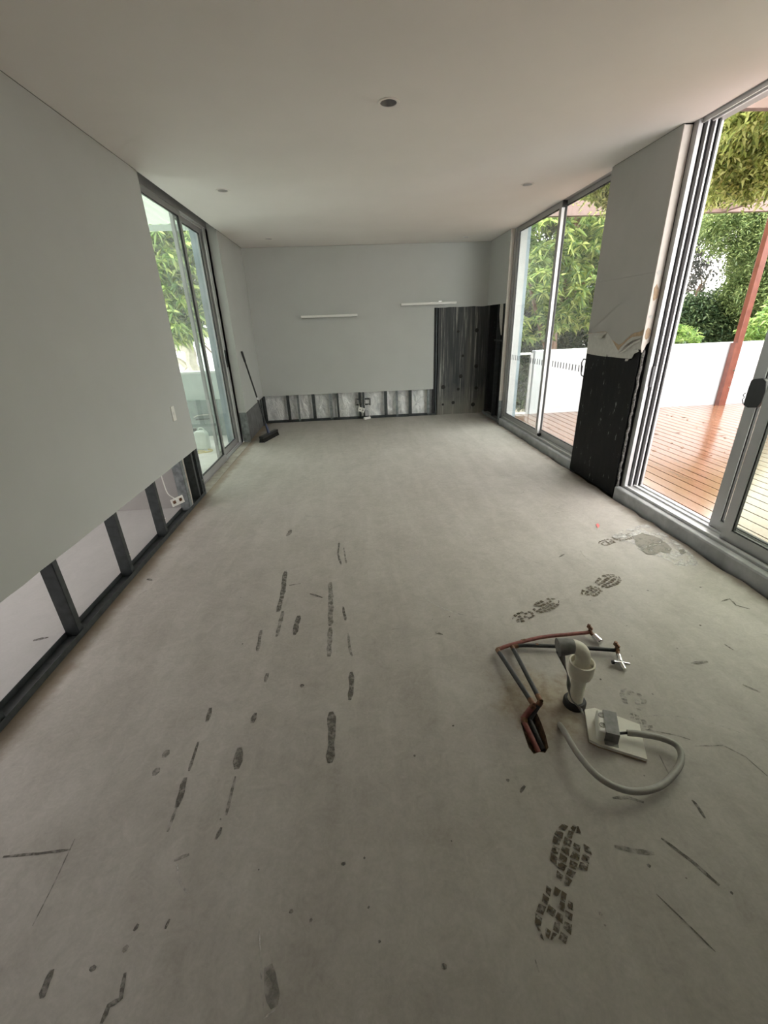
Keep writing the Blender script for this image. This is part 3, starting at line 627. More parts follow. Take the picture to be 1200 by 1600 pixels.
ca = struct('ceiling_adjoining', 'ceiling of the adjoining room', 'ceiling'); MB().box(-3.72, -.106, Y0, 3.98, 2.72, 2.86).build('sheet', 'ceiling_paint', ca)
po = thing('power_outlet', 'white double power outlet dangling on its cable between the left studs', 'power outlet', (-.05, 3.68, .12))
c0 = Vector((-.06, 3.66, .145)); ux = Vector((.045, .03, .012)); uy = Vector((-.010, .012, .030)); uz = ux.cross(uy).normalized()*.004
MB().obox(c0, ux, uy, uz).build('faceplate', 'white_plastic', po, bevel=.003)
for k in (-.5, .5): MB().obox(c0+ux*k+uz*1.3, ux*.22, uy*.4, uz*.4).build('socket_hole', 'copper', po)
MB().tube(spline([(-.07, 3.50, .56), (-.07, 3.505, .40), (-.068, 3.53, .27), (-.064, 3.60, .20), (-.06, 3.655, .158)]), .005, 8).build('cable', 'white_plastic', po, True)

# ------------------------------------------------------------------ floating shelves
for (x0, x1, z0, z1, lb) in [(.815, 1.725, 1.687, 1.722, 'white floating shelf on the back wall, the lower left one'), (2.44, 3.352, 1.818, 1.852, 'white floating shelf on the back wall above the black opening')]:
    t = thing('wall_shelf', lb, 'shelf', ((x0+x1)/2, D, z0), 'white floating wall shelves')
    MB().box(x0, x1, D-.13, D-.0005, z0+.002, z1).build('board', 'shelf_white', t, bevel=.002)
    MB().box(x0+.01, x1-.01, D-.014, D-.0005, z0-.004, z0+.0018).build('mounting_rail', 'aluminium', t)
q = thing('metal_clip', 'small shiny metal clip left lying on the upper right shelf', 'hardware', (3.1, D-.07, 1.852))
MB().tube([(2.93, D-.05, 1.857), (3.0, D-.06, 1.858), (3.05, D-.05, 1.857)], .004, 6).build('wire_bit', 'chrome', q)
MB().box(3.06, 3.12, D-.09, D-.05, 1.852, 1.872).build('clip', 'chrome', q, bevel=.003)

# ------------------------------------------------------------------ electrics at the back wall
for x, lb in ((1.665, 'left dark square mounting bracket between the back wall studs'), (1.815, 'right square mounting bracket against foil on the back wall')):
    t = thing('mounting_bracket', lb, 'bracket', (x, D+.02, .27), 'outlet brackets in the back wall')
    a, c, d_ = .062, .034, D+.008
    MB().box(x-a, x-c, d_, d_+.004, .30-a, .30+a).box(x+c, x+a, d_, d_+.004, .30-a, .30+a).box(x-c, x+c, d_, d_+.004, .30+c, .30+a).box(x-c, x+c, d_, d_+.004, .30-a, .30-c).build('frame', 'black_rubber' if x < 1.7 else 'galvanised', t)
    for k in range(8):
        yy = .30-a+.008+k*(2*a-.016)/7
        for xx in (x-.048, x+.048): MB().box(xx-.005, xx+.005, d_-.002, d_, yy-.003, yy+.003).build('slot', 'white_plastic', t)
t = thing('power_outlet', 'white power outlet hanging loose at the foot of the back wall', 'power outlet', (1.70, D-.02, .14))
c0 = Vector((1.705, D-.012, .165)); ux = Vector((.055, 0, -.02)); uz_ = Vector((.014, 0, .036)); uy = Vector((0, .006, 0))
MB().obox(c0, ux, uz_, uy).build('faceplate', 'white_plastic', t, bevel=.003)
for k in (-.45, .45): MB().obox(c0+ux*k-uy*1.2, ux*.15, uz_*.25, uy*.4).build('socket_hole', 'black_plastic', t)
MB().tube(spline([(1.66, D+.02, .30), (1.665, D-.005, .26), (1.68, D-.012, .20)]), .004, 6).build('cable', 'white_plastic', t)
t = thing('junction_box', 'small white plastic block on the floor below the hanging outlet', 'junction box', (1.80, D-.05, 0))
MB().obox((1.80, D-.055, .019), (.055, .035, 0), (-.012, .019, 0), (0, 0, .0185)).build('body', 'white_plastic', t, bevel=.004)
MB().tube(spline([(1.84, D-.03, .03), (1.86, D, .12), (1.83, D+.01, .26)]), .004, 6).build('cable', 'white_plastic', t)

# ------------------------------------------------------------------ broom leaning in the far left corner
br = thing('broom', 'black wide-headed broom leaning against the wall in the far left corner', 'broom', (.27, 6.51, 0))
a = fl(411, 692); c = fl(434.5, 679.5); dv = (c-a).normalized(); hl = (c-a).length/2; mid = (a+c)/2; pv = Vector((-dv.y, dv.x, 0))
mid = mid + pv*.02
MB().obox(mid+Vector((0, 0, .075)), dv*hl, pv*.035, Vector((0, 0, .018))).build('head', 'black_plastic', br, bevel=.008)
b = MB()
for i in range(34):
    for j in range(4):
        p = mid + dv*hl*(-.96+1.92*i/33) + pv*(-.026+.052*j/3); sp = dv*rnd.uniform(-.008, .008)+pv*((j-1.5)*.006)
        b.tube([p+Vector((0, 0, .06)), p+sp+Vector((0, 0, .001))], .0065, 5)
b.build('bristle_block', 'bristle', br)
htop = onp(377.5, 549, 0, .018); hbase = mid+Vector((0, 0, .09)); dh = htop-hbase
MB().tube([hbase, hbase+dh*.07, hbase+dh*.12], [.024, .02, .014], 10).build('socket', 'broom_blue', br, True)
MB().tube([hbase+dh*.10, hbase+dh*.42], .0115, 10).build('handle', 'black_plastic', br, True)
MB().tube([hbase+dh*.42, hbase+dh*.45], .014, 10).build('collar', 'aluminium_pale', br, True)
MB().tube([hbase+dh*.45, hbase+dh*.9], .0115, 10).build('handle', 'black_plastic', br, True)
MB().tube([hbase+dh*.88, hbase+dh*.99, htop], [.015, .016, .012], 10).build('grip', 'black_plastic', br, True)

# ------------------------------------------------------------------ plumbing stub-outs
def pts3(l): return [fl(x, y, z) for x, y, z in l]
def pipework(name, label, segs, joints, valve):
    t = thing(name, label, 'pipe', segs[0][0][0]); 
    for pts, r, mt in segs: MB().tube(pts, r, 10).build('pipe', mt, t, True)
    for p, q, r in joints: MB().tube([p, q], r, 10).build('copper_joint', 'copper', t, True)
    return t
Dn = [fl(842, 1176, -.03), fl(849, 1172, -.03)]; Cn = [fl(817, 1124, .005), fl(827, 1124, .0)]; Bn = [fl(834, 1102, .055), fl(845, 1096, .055)]; An = [fl(777, 1015, .025), fl(800, 1010, .022)]
R_ = .0105
def near(a, b_, d_): return a + (b_-a).normalized()*d_
red = [fl(777,1015,.025), fl(800,1007,.028), fl(845,996,.028), fl(890,991,.028), fl(921,988,.028)]
t = pipework('water_pipe', 'dull red lagged copper water pipe rising from the floor pit', [([Dn[0], Cn[0]], R_, 'red_lagging'), ([Cn[0], Bn[0]], .0125, 'red_lagging'), ([near(Bn[0], An[0], .03), near(An[0], Bn[0], .02)], R_, 'black_lagging'), (spline(red), .0095, 'red_lagging')],
    [(near(Cn[0], Dn[0], .015), near(Cn[0], Bn[0], .01), .0135), (Bn[0], near(Bn[0], An[0], .035), .0115), (near(Bn[0], Cn[0], .016), Bn[0], .0130), (near(An[0], Bn[0], .025), An[0], .0112), (An[0], near(An[0], red[1], .012), .0105), (fl(815,1002.5,.028), fl(821,1001,.028), .0105)], None)
blk = [fl(800,1010,.022), fl(820,1008.5,.026), fl(870,1010,.026), fl(920,1013,.026), fl(962,1016,.026)]
t2_ = pipework('water_pipe', 'black lagged copper water pipe running behind the white drain bend', [([Dn[1], Cn[1]], R_, 'black_lagging'), ([Cn[1], Bn[1]], .0115, 'black_lagging'), ([near(Bn[1], An[1], .03), near(An[1], Bn[1], .02)], R_, 'black_lagging'), (spline(blk), .0095, 'black_lagging')],
    [(Bn[1], near(Bn[1], An[1], .035), .0115), (near(Bn[1], Cn[1], .02), Bn[1], .0130), (near(An[1], Bn[1], .025), An[1], .0112), (An[1], near(An[1], blk[1], .03), .0112), (fl(837,1008.5,.026), fl(841,1008.6,.026), .0103)], None)
def wing(t, c):      # wing-back elbow
    c = Vector(c); MB().lathe([(.0005, -.004), (.013, -.004), (.013, .004), (.0005, .004)], c+Vector((0, 0, .004)), (1, .2, 0), 12).build('elbow', 'copper', t)
    MB().obox(c+Vector((.002, .012, .020)), (.003, .001, 0), (-.004, .016, .004), (0, -.003, .012)).build('wing_plate', 'copper', t)
    MB().lathe([(.0005, 0), (.006, 0), (.006, .010), (.0005, .010)], c+Vector((0, .016, .026)), (0, 0, 1), 8).build('screw_head', 'copper', t)
e1 = fl(922, 988, .028); v1 = fl(939, 1004, .018); wing(t, e1)
ax = (v1-e1)
MB().tube([e1, e1+ax*.35], .009, 10).build('nipple', 'copper', t, True)
MB().tube([e1+ax*.33, e1+ax*.36, e1+ax*.95, e1+ax*1.0], [.011, .0165, .0175, .014], 10).build('valve_body', 'chrome', t, True)
sd = Vector((ax.y, -ax.x, 0)).normalized()*-1
MB().tube([e1+ax*.68, e1+ax*.68+sd*-.018+Vector((.018, .012, .008))], .0065, 8).build('valve_spindle', 'chrome', t, True)
e2 = fl(964, 1016, .028); v2 = fl(970, 1036, .018); wing(t2_, e2)
MB().tube([e2, e2+(v2-e2)*.4], .009, 10).build('nipple', 'copper', t2_, True)
ax = v2-e2
MB().tube([e2+ax*.36, e2+ax*.42, e2+ax*.9], [.010, .0135, .012], 10).build('valve_body', 'chrome', t2_, True)
l = fl(959, 1035, .02); r = fl(984, 1038, .02); dn = fl(976, 1046, .012)
MB().tube([l, l.lerp(v2, .25), l.lerp(v2, .3), v2], [.0115, .0115, .0095, .0105], 10).build('valve_outlet', 'chrome', t2_, True)
MB().tube([v2, v2.lerp(r, .55), r], [.009, .008, .007], 10).build('valve_outlet', 'chrome', t2_, True)
MB().tube([v2, v2.lerp(dn, .6), dn], [.011, .0115, .010], 10).build('valve_spindle', 'chrome', t2_, True)
MB().tube([near(l, v2, -.008), l], .0095, 10).build('outlet_seal', 'black_rubber', t2_, True)

# white drain stub with bend and taped mouth
P0 = fl(897, 1100); PX, PY = P0.x, P0.y
dr = thing('drain_pipe', 'cream PVC drain stub with a taped bend standing on the floor', 'drain pipe', (PX, PY, 0))
MB().lathe([(.030, .0), (.030, .17)], (PX, PY, 0), seg=28, cap=True).build('riser', 'pvc_cream', dr, True)
MB().lathe([(.046, .001), (.046, .022), (.040, .030), (.0305, .030)], (PX, PY, 0), seg=28).build('floor_collar', 'black_rubber', dr, True)
MB().lathe([(.031, .155), (.044, .165), (.049, .182), (.050, .222), (.050, .236), (.044, .236), (.042, .205), (.030, .20)], (PX, PY, 0), seg=32).build('socket', 'pvc_cream', dr, True)
arc = [Vector((PX, PY, .20)), Vector((PX, PY, .255))]; rb = .060
for k in range(1, 11):
    an = math.radians(100)*k/10; arc.append(Vector((PX-rb+rb*math.cos(an), PY+.01*k/10, .255+rb*math.sin(an))))
e = arc[-1]; dlast = (arc[-1]-arc[-2]).normalized(); arc.append(e+dlast*.035)
MB().tube(arc, [.0285]*2+[.0285]*(len(arc)-3)+[.0285], 24).build('bend', 'pvc_cream', dr, True)
tp = [arc[-4], arc[-3], arc[-2], arc[-1]+dlast*.002]
MB().tube(tp, [.0298, .0305, .033, .0365], 20).build('tape_wrap', 'duct_tape', dr, True)
def ribbon(pts, widths, twist, name, mat, parent):
    n = len(pts); vs = []
    for i, p in enumerate(pts):
        a_ = twist*i/(n-1); wv = Vector((math.cos(a_), math.sin(a_), .15))*widths[i]/2; vs += [p-wv, p+wv]
    o = MB().add(vs, [(2*i, 2*i+1, 2*i+3, 2*i+2) for i in range(n-1)]).build(name, mat, parent, True)
    s_ = o.modifiers.new('thick', 'SOLIDIFY'); s_.thickness = .0012; return o
tpe = arc[-1]
rb_ = spline([tpe+Vector((.01, 0, -.02)), Vector((PX-.070, PY-.03, .20)), Vector((PX-.066, PY-.045, .14)), Vector((PX-.050, PY-.055, .09)), Vector((PX-.012, PY-.062, .045)), Vector((PX+.01, PY-.066, .012))], 6)
wd = [.034*(1-min(1, i/6)*.5)*(1 if i < 8 else .5+.5*abs(math.cos(i*.35))) for i in range(len(rb_))]
ribbon(rb_, wd, 2.6*math.pi, 'tape_strand', 'duct_tape', dr)

# power point housing taped to a plasterboard offcut
bc = [fl(912.5, 1113), fl(928, 1110), fl(998, 1136), fl(1010, 1191), fl(936, 1168), fl(920, 1160)]
ob = thing('plasterboard_offcut', 'pale plasterboard offcut lying beside the drain pipe', 'plasterboard', bc[4])
MB().prism([p.xy[:] for p in bc], 2, .004, .016).build('sheet', 'board_paper', ob)
MB().prism([(p.x*.995+.012, p.y*.995+.004) for p in bc], 2, .0005, .0039).build('underside_paper', 'kraft_paper', ob)
bx = thing('outlet_box', 'white electrical box with two round holes taped to the offcut', 'outlet box', fl(944, 1140, .016))
u = (fl(934, 1146, .016)-fl(930, 1112, .016)); uL = .105; u = Vector((u.x, u.y, 0)).normalized(); wv = Vector((-u.y, u.x, 0)) 
if wv.x < 0: wv = -wv
cb = fl(943, 1143, .016)
cc = cb + Vector((0, 0, .028))
MB().obox(cc, u*uL/2, wv*.030, Vector((0, 0, .0275))).build('body', 'white_plastic', bx, bevel=.006)
for k in (-.5, .42):
    p = cc + u*uL/2*k - wv*.015 + Vector((0, 0, .0282))
    MB().lathe([(.0005, .0008), (.0085, .0006), (.0105, .0022), (.0115, .0004)], p, (0, 0, 1), 18).build('conduit_hole', 'conduit_grey', bx, True)
# tape band over box and board
tc = cc + wv*.018
sec = [(-.085, .0175), (-.056, .018), (-.054, .0605-.016+.0145), (.054, .0605-.016+.0145), (.056, .018), (.075, .0175)]
b = MB(); vs = []
for s_, z_ in sec:
    for w_ in (-.018, .030): vs.append(cb.xyz + u*s_ + wv*(w_+.012) + Vector((0, 0, z_-.016+.0155-.0005)))
b.add(vs, [(2*i, 2*i+1, 2*i+3, 2*i+2) for i in range(len(sec)-1)])
o = b.build('tape_band', 'duct_tape', bx); sm = o.modifiers.new('thick', 'SOLIDIFY'); sm.thickness = .0014; sm.offset = 1
# grey conduit loop
cd = thing('flexible_conduit', 'grey flexible conduit looping from the floor into the taped box', 'conduit', fl(875, 1130))
cp = [fl(874,1132,-.01), fl(880,1140,.02), fl(903,1178,.06), fl(938,1216,.07), fl(985,1236,.05), fl(1032,1228,.035), fl(1062,1195,.03), fl(1060,1168,.035), fl(1035,1154,.04), fl(1000,1147,.045), fl(980,1145,.042)]
MB().tube(spline(cp, 8), .0115, 12).build('conduit', 'conduit_grey', cd, True)
MB().tube([fl(981,1145,.042), fl(966,1146,.04)], .005, 8).build('cable_core', 'black_rubber', cd, True)

# ------------------------------------------------------------------ deck, garden wall, pergola
DZ = .03
dk = thing('deck', 'wet reddish timber deck outside the right glass doors', 'deck', (7, 3.5, 0))
pl = MB().box(0, .125, .2, 7.25, -.025, DZ).build('plank', 'wet_decking', dk); pl.location = (4.20, 0, 0)
for i in range(1, 46): shared(pl, dk, loc=(4.20+i*.137, 0, 0))
MB().box(4.2, 10.5, .2, 7.25, -.12, -.06).build('joists', 'dark_recess', dk)
gw = tag(MB().box(4.62, 11.5, 7.255, 7.40, -.6, 1.065).build('garden_wall', 'garden_wall_render', None, bevel=.008), 'low white rendered wall along the far end of the deck', 'wall')
gt = thing('slim_gate', 'narrow grey framed gap panel between house and white wall', 'gate', (4.4, 7.3, 0))
for x0, x1 in ((4.26, 4.285), (4.56, 4.60)): MB().box(x0, x1, 7.27, 7.30, .03, 1.03).build('stile', 'aluminium', gt)
for z0, z1 in ((.03, .06), (1.005, 1.04)): MB().box(4.286, 4.559, 7.27, 7.30, z0, z1).build('rail', 'aluminium_pale', gt)
op = tag(MB().box(4.13, 4.195, 6.80, 7.0, -.02, 2.84).build('corner_post', 'blue_cladding'), 'grey-blue painted post outside the far right window', 'post')
pg = thing('pergola', 'brown timber pergola over the deck with a red-brown post', 'pergola', (8.08, 7.2, DZ))
MB().box(8.03, 8.125, 7.135, 7.228, DZ, 2.90).build('post', 'post_paint', pg, bevel=.004)
MB().box(8.00, 8.029, 7.135, 7.228, DZ, 1.06).build('post_cleat', 'post_paint', pg)
for z in (.34, .62): MB().lathe([(.0005, -.006), (.014, -.006), (.014, 0)], (8.10, 7.134, z), (0, 1, 0), 10).build('bolt', 'chrome', pg)
MB().box(4.3, 11, 7.14, 7.23, 2.90, 3.08).build('end_beam', 'pergola_paint', pg)
for x in (7.2, 9.8): MB().box(x, x+.07, .3, 7.14, 2.90, 3.085).build('long_beam', 'pergola_paint', pg)
for y in (2.2, 3.89, 5.52): MB().box(4.3, 11, y, y+.06, 3.0 if y < 3 else 2.92, 3.12).build('rafter', 'pergola_paint', pg)

# ------------------------------------------------------------------ plants
R = np.random.default_rng(5)
def foliage(name, mat, parent, centers, n_leaf, L, wd, droop, up=.3, seed=0, spread=0.0, kind='stuff'):
    g = np.random.default_rng(seed); C = np.repeat(np.asarray(centers, float), n_leaf, axis=0); N = len(C)
    if spread: C = C + g.normal(0, spread, (N, 3))
    d = g.normal(0, 1, (N, 3)); d[:, 2] = d[:, 2]*.55+up; d /= np.linalg.norm(d, axis=1)[:, None]
    ln = L*g.uniform(.65, 1.2, N)[:, None]; side = np.cross(d, np.array([0, 0, 1.])+g.normal(0, .35, (N, 3))); side /= np.linalg.norm(side, axis=1)[:, None]+1e-9
    w_ = wd*g.uniform(.7, 1.2, N)[:, None]; midp = C+d*ln*.45; nrm = np.cross(side, d)
    tip = C+d*ln; tip[:, 2] -= (droop*ln[:, 0]*g.uniform(.4, 1.4, N)); midp[:, 2] -= droop*ln[:, 0]*.12
    V = np.stack([C, midp-side*w_/2+nrm*w_*.18, tip, midp+side*w_/2+nrm*w_*.18], 1).reshape(-1, 3)
    idx = np.arange(N)*4; Fc = np.stack([idx, idx+1, idx+2, idx, idx+2, idx+3], 1).reshape(-1)
    me = bpy.data.meshes.new(name); me.vertices.add(len(V)); me.vertices.foreach_set('co', V.ravel().astype(np.float32))
    me.loops.add(len(Fc)); me.loops.foreach_set('vertex_index', Fc.astype(np.int32)); nf = len(Fc)//3
    me.polygons.add(nf); me.polygons.foreach_set('loop_start', np.arange(0, 3*nf, 3, dtype=np.int32)); me.update(calc_edges=True); me.validate()
    me.materials.append(MATS[mat]); o = bpy.data.objects.new(name, me); COL.objects.link(o); o.parent = parent; o.matrix_parent_inverse = PINV.get(parent.name, Matrix())
    o['kind'] = kind; return o
def blob(c, r, n, seed, shell=.55):
    g = np.random.default_rng(seed); d = g.normal(0, 1, (n, 3)); d /= np.linalg.norm(d, axis=1)[:, None]
    return np.asarray(c)+d*np.asarray(r)*(shell+(1-shell)*g.random(n)**.5)[:, None]
def blobs(lst, seed): return np.concatenate([blob(c, r, n, seed+i) for i, (c, r, n) in enumerate(lst)])
def branch(parent, pts, r0, r1, mat, name='branch'):
    p = spline(pts, 4); n = len(p); MB().tube(p, [r0+(r1-r0)*i/(n-1) for i in range(n)], 8).build(name, mat, parent, True)
def at(px, py, Y): return onp(px, py, 1, Y)
GZ = -1.2
gr = tag(MB().box(-9, 30, 7.42, 40, GZ-.3, GZ).build('garden_ground', 'soil'), 'brown garden soil beyond the deck wall', 'ground', kind='structure')

# big long-leaved tree behind the wall, seen through the far right window
t = thing('long_leaved_tree', 'leafy yellow-green tree with long drooping leaves behind the deck wall', 'tree', (6.0, 9.6, GZ))
branch(t, [(6.0, 9.6, GZ), (5.95, 9.5, .4), (5.8, 9.3, 1.6), (6.1, 9.4, 3.0), (6.0, 9.4, 4.6)], .16, .05, 'bark_brown', 'trunk')
branch(t, [(5.8, 9.3, 1.6), (6.4, 9.0, 2.4), (7.0, 8.9, 3.0)], .06, .025, 'bark_brown')
branch(t, [(5.95, 9.5, .6), (5.4, 9.1, 1.5), (5.0, 8.9, 2.3)], .06, .025, 'bark_brown')
cs = blobs([((5.2, 9.0, 2.0), (1.0, .8, .9), 260), ((6.3, 9.0, 2.2), (1.1, .8, .9), 300), ((5.6, 9.0, 3.2), (1.2, .9, .8), 280), ((6.9, 9.1, 3.2), (1.0, .9, .9), 240), ((7.1, 9.3, 1.7), (.8, .7, .7), 160), ((5.2, 9.4, 4.4), (1.4, .9, .9), 240), ((6.8, 9.6, 4.5), (1.4, .9, .9), 240)], 11)
foliage('foliage', 'leaf_mango', t, cs, 13, .19, .042, .5, .25, 3)
t = thing('dark_understorey_shrub', 'dark green shrub low behind the deck wall under the long-leaved tree', 'shrub', (5.8, 10.2, GZ))
branch(t, [(5.8, 10.2, GZ), (5.8, 10.2, .5)], .06, .03, 'bark_brown', 'stem')
foliage('foliage', 'leaf_dark', t, blobs([((4.9, 10.2, .9), (1.2, .6, 1.4), 800), ((6.0, 10.4, 1.0), (1.3, .6, 1.5), 900), ((7.4, 10.2, .9), (1.2, .6, 1.4), 800), ((5.5, 11.0, 2.6), (2.4, .6, 1.6), 900), ((6.5, 11.0, 4.6), (2.6, .6, 1.4), 700)], 31), 10, .20, .06, .4, .3, 5, .06)
# scene through the open door: ferny tree, dark shrubs, gum with bare twigs, bright bush
t = thing('ferny_tree', 'large feathery green tree beyond the wall at the far right', 'tree', (14.2, 13.4, GZ))
branch(t, [(14.2, 13.4, GZ), (14.1, 13.2, 1.0), (13.9, 13.0, 3.0), (13.6, 12.8, 5.0)], .2, .07, 'bark_brown', 'trunk')
def bp(l, Y, k=1.0): return [((*at(x, y, Y),), (r/F_PX*Y*1.12, .9, r/F_PX*Y*1.12), int(n*k)) for x, y, r, n in l]
cs = blobs(bp([(1195,345,40,260),(1150,352,34,220),(1200,400,45,300),(1188,450,36,260),(1176,455,20,150),(1205,470,45,260),(1125,342,14,60),(1200,300,50,200),(1240,380,50,200),(1240,460,50,200)], 12.5), 51)
foliage('foliage', 'leaf_fern', t, cs, 26, .11, .035, .3, .15, 7, .10)
t = thing('dark_hedge', 'mass of dark green shrubs above the white wall beyond the deck', 'hedge', (11.5, 13.8, GZ))
branch(t, [(11.5, 13.8, GZ), (11.6, 13.8, .6)], .08, .04, 'bark_brown', 'stem')
cs = blobs(bp([(1080,500,26,300),(1110,495,30,360),(1140,500,30,360),(1170,505,30,360),(1200,510,32,360),(1060,520,26,260),(1095,530,26,260),(1150,535,30,300),(1190,540,30,300),(1172,474,18,200),(1235,510,40,300),(1068,480,10,60)], 13.8), 71)
foliage('foliage', 'leaf_dark', t, cs, 14, .15, .055, .3, .2, 9, .12)
t = thing('lacy_tree', 'mid green tree between the dark hedge and the sky gap', 'tree', (12.6, 14.6, GZ))
branch(t, [(12.6, 14.6, GZ), (12.7, 14.5, 1.0), (12.8, 14.4, 2.4)], .12, .05, 'bark_brown', 'trunk')
cs = blobs(bp([(1178,415,18,170),(1150,470,14,100),(1180,440,22,200),(1125,486,12,90),(1085,345,18,100),(1065,365,14,60)], 14.5), 91)
foliage('foliage', 'leaf_fern', t, cs, 22, .12, .04, .3, .15, 11, .12)
t = thing('bare_gum_tree', 'thin grey gum tree with sparse leaves against the white sky', 'tree', (10.9, 15.2, GZ))
g0 = at(1052, 545, 15); 
branch(t, [(g0.x, 15, GZ), at(1058, 470, 15), at(1066, 400, 15), at(1078, 340, 15), at(1090, 300, 15)], .11, .04, 'bark_pale', 'trunk')
for pts in ([(1062,440),(1085,430),(1105,405),(1118,392)], [(1070,380),(1085,370),(1098,352)], [(1093,455),(1096,440),(1092,425)], [(1058,470),(1075,455),(1095,452),(1112,420)], [(1098,455),(1105,430),(1125,420)], [(1066,410),(1056,385)]):
    branch(t, [at(x, y, 15) for x, y in pts], .035, .012, 'bark_pale')
cs = blobs(bp([(1095,385,26,70),(1075,395,22,70),(1112,370,18,50),(1090,430,20,45),(1105,445,18,40),(1062,420,20,90),(1058,380,20,100),(1130,405,14,25),(1085,360,20,80),(1070,440,12,30)], 15), 111)
foliage('foliage', 'leaf_gum', t, cs, 6, .15, .035, .8, .0, 13, .14)
t = thing('bright_bush', 'bright green slim-leaved bush just above the white wall', 'bush', (8.3, 9.0, GZ))
bq = at(1066, 520, 9.0)
branch(t, [(bq.x, 9.0, GZ), (bq.x, 9.0, .6)], .04, .02, 'bark_brown', 'stem')
cs = blobs([((bq.x-.05, 9, .95), (.42, .3, .42), 70), ((bq.x-.4, 9, .8), (.3, .3, .35), 50)], 131)
foliage('foliage', 'leaf_bush', t, cs, 12, .17, .028, .35, .5, 15)
t = thing('frond_shrub', 'light green shrub with arching fronds beside the pergola post', 'shrub', (9.6, 9.6, GZ))
bq = at(1192, 505, 9.6); branch(t, [(bq.x+.3, 9.6, GZ), (bq.x+.3, 9.6, .6)], .05, .02, 'bark_brown', 'stem')
cs = blobs([((bq.x+.1, 9.6, 1.15), (.42, .35, .30), 90), ((bq.x+.55, 9.6, 1.5), (.5, .4, .4), 110)], 141)
foliage('foliage', 'leaf_bush', t, cs, 12, .16, .05, .5, .2, 17, .05)
t = thing('unseen_shade_hedge', 'unseen dark hedge added beside the deck to block low sky light', 'hedge', (12.2, 4, GZ))  # hedge added out of view to cut low daylight into the room
branch(t, [(12.2, 4, GZ), (12.2, 4, 2.0)], .1, .05, 'bark_brown', 'stem')
foliage('foliage', 'leaf_dark', t, blobs([((12.3, y, .8), (.9, 1.3, 2.1), 420) for y in (-4, -2, 0, 2, 4, 6, 8)], 211), 9, .26, .10, .3, .2, 23, .1)
# vine over the pergola
t = thing('pergola_vine', 'dense yellow-green vine hanging over the pergola beams', 'vine', (6.4, 5.4, 3.0))
MB().tube(spline([(4.6, 4.2, 3.15), (5.4, 5.0, 3.2), (6.2, 5.6, 3.16), (7.2, 6.2, 3.14), (8.2, 6.6, 3.12)]), .025, 8).build('stem', 'bark_brown', t, True)
vl = []
for x, y, r, n, Y in [(1150,205,34,170,5.2),(1190,215,40,200,5.2),(1130,235,26,130,5.4),(1170,250,34,170,5.4),(1205,255,36,170,5.4),(1140,190,24,100,5.0),(1195,180,30,130,5.0),(1120,270,18,70,6.0),(1122,290,16,60,6.4),(1145,284,16,60,6.4),(1108,300,10,30,6.6),(1165,278,12,40,6.2),(1195,150,20,60,4.4),(1188,165,14,50,4.4),(1235,200,44,160,5.0),(1225,140,30,100,4.6)]:
    p = at(x, y, Y); vl.append(((p.x, p.y, p.z), (r/F_PX*Y*1.1, .30, r/F_PX*Y*1.1), n))
for x, y, r, n in [(930,305,10,30), (948,296,14,50), (950,322,10,40), (952,280,16,50), (915,312,6,14)]:
    p = at(x, y, 5.9); vl.append(((p.x, p.y, p.z+.1), (r/F_PX*6.6, .25, r/F_PX*6.6), n))
for i in range(6):
    for j in range(5):                 # the canopy goes on over the near half of the pergola
        vl.append(((4.6+i*.85+rnd.uniform(-.2, .2), .5+j*.88+rnd.uniform(-.2, .2), 3.2), (.62, .62, .10), 34))
foliage('foliage', 'leaf_vine', t, blobs(vl, 151), 15, .066, .030, .5, .0, 19, .06)
# fallen leaves on the deck
for i, (x, y) in enumerate([(1043,648),(1050,650),(1074,656),(1068,652),(1025,678),(1060,676),(1049,692),(1066,699),(1088,668),(1125,670),(1133,684),(1128,680),(1022,704),(1131,706),(1045,701),(1110,711),(1154,670),(857,668),(873,670),(1100,660)]):
    p = fl(x, y, DZ+.002); a_ = rnd.uniform(0, 6.28); dv2 = Vector((math.cos(a_), math.sin(a_), 0)); nv = Vector((-dv2.y, dv2.x, 0)); L = rnd.uniform(.035, .06)
    vs = [p-dv2*L, p+nv*L*.3+Vector((0, 0, .006)), p+dv2*L, p-nv*L*.3+Vector((0, 0, .006)), p+Vector((0, 0, .001))]
    tag(MB().add(vs, [(0, 1, 4), (1, 2, 4), (2, 3, 4), (3, 0, 4)]).build('fallen_leaf', 'bark_brown'), 'small dark fallen leaf lying on the wet deck boards', 'leaf', 'fallen leaves on the deck')

# ------------------------------------------------------------------ courtyard on the left
cf = tag(MB().box(-3.6, -.236, 4.222, 6.935, -.12, 0).build('courtyard_paving', 'court_paving'), 'pale paving of the small courtyard outside the left window', 'paving')
cw = thing('courtyard_wall', 'low pale green rendered wall closing the courtyard', 'wall', (-2, 7.05, 0))
MB().box(-3.6, -.26, 7.001, 7.12, -.1, .955).build('render_face', 'court_wall', cw)
MB().box(-3.6, -.26, 6.985, 7.14, .956, .985).build('coping', 'weatherboard', cw)
MB().box(-3.6, -.26, 6.94, 7.0, 0, .56).build('dark_plinth', 'court_plinth', cw)
sw_ = tag(MB().box(-3.72, -3.6, 3.985, 7.14, -.1, 2.8).build('added_shade_wall', 'court_wall'), 'unseen pale wall added left of the courtyard to cut its daylight', 'wall')  # added out of view to dim the light through the left window
pr = tag(MB().box(-.34, -.255, 6.40, 6.93, 0, 2.84).build('courtyard_pier', 'blue_cladding'), 'blue-grey clad pier just outside the left window', 'pier')
rs = thing('courtyard_roof', 'translucent pale green corrugated roof over the courtyard', 'roof', (-1.5, 5.5, 2.87))
nx = 120; vs = []
for i in range(nx):
    x = -3.4+3.1*i/(nx-1); z = 2.885+.012*math.sin(i*1.25); vs += [(x, 3.99, z+.05), (x, 7.0, z)]
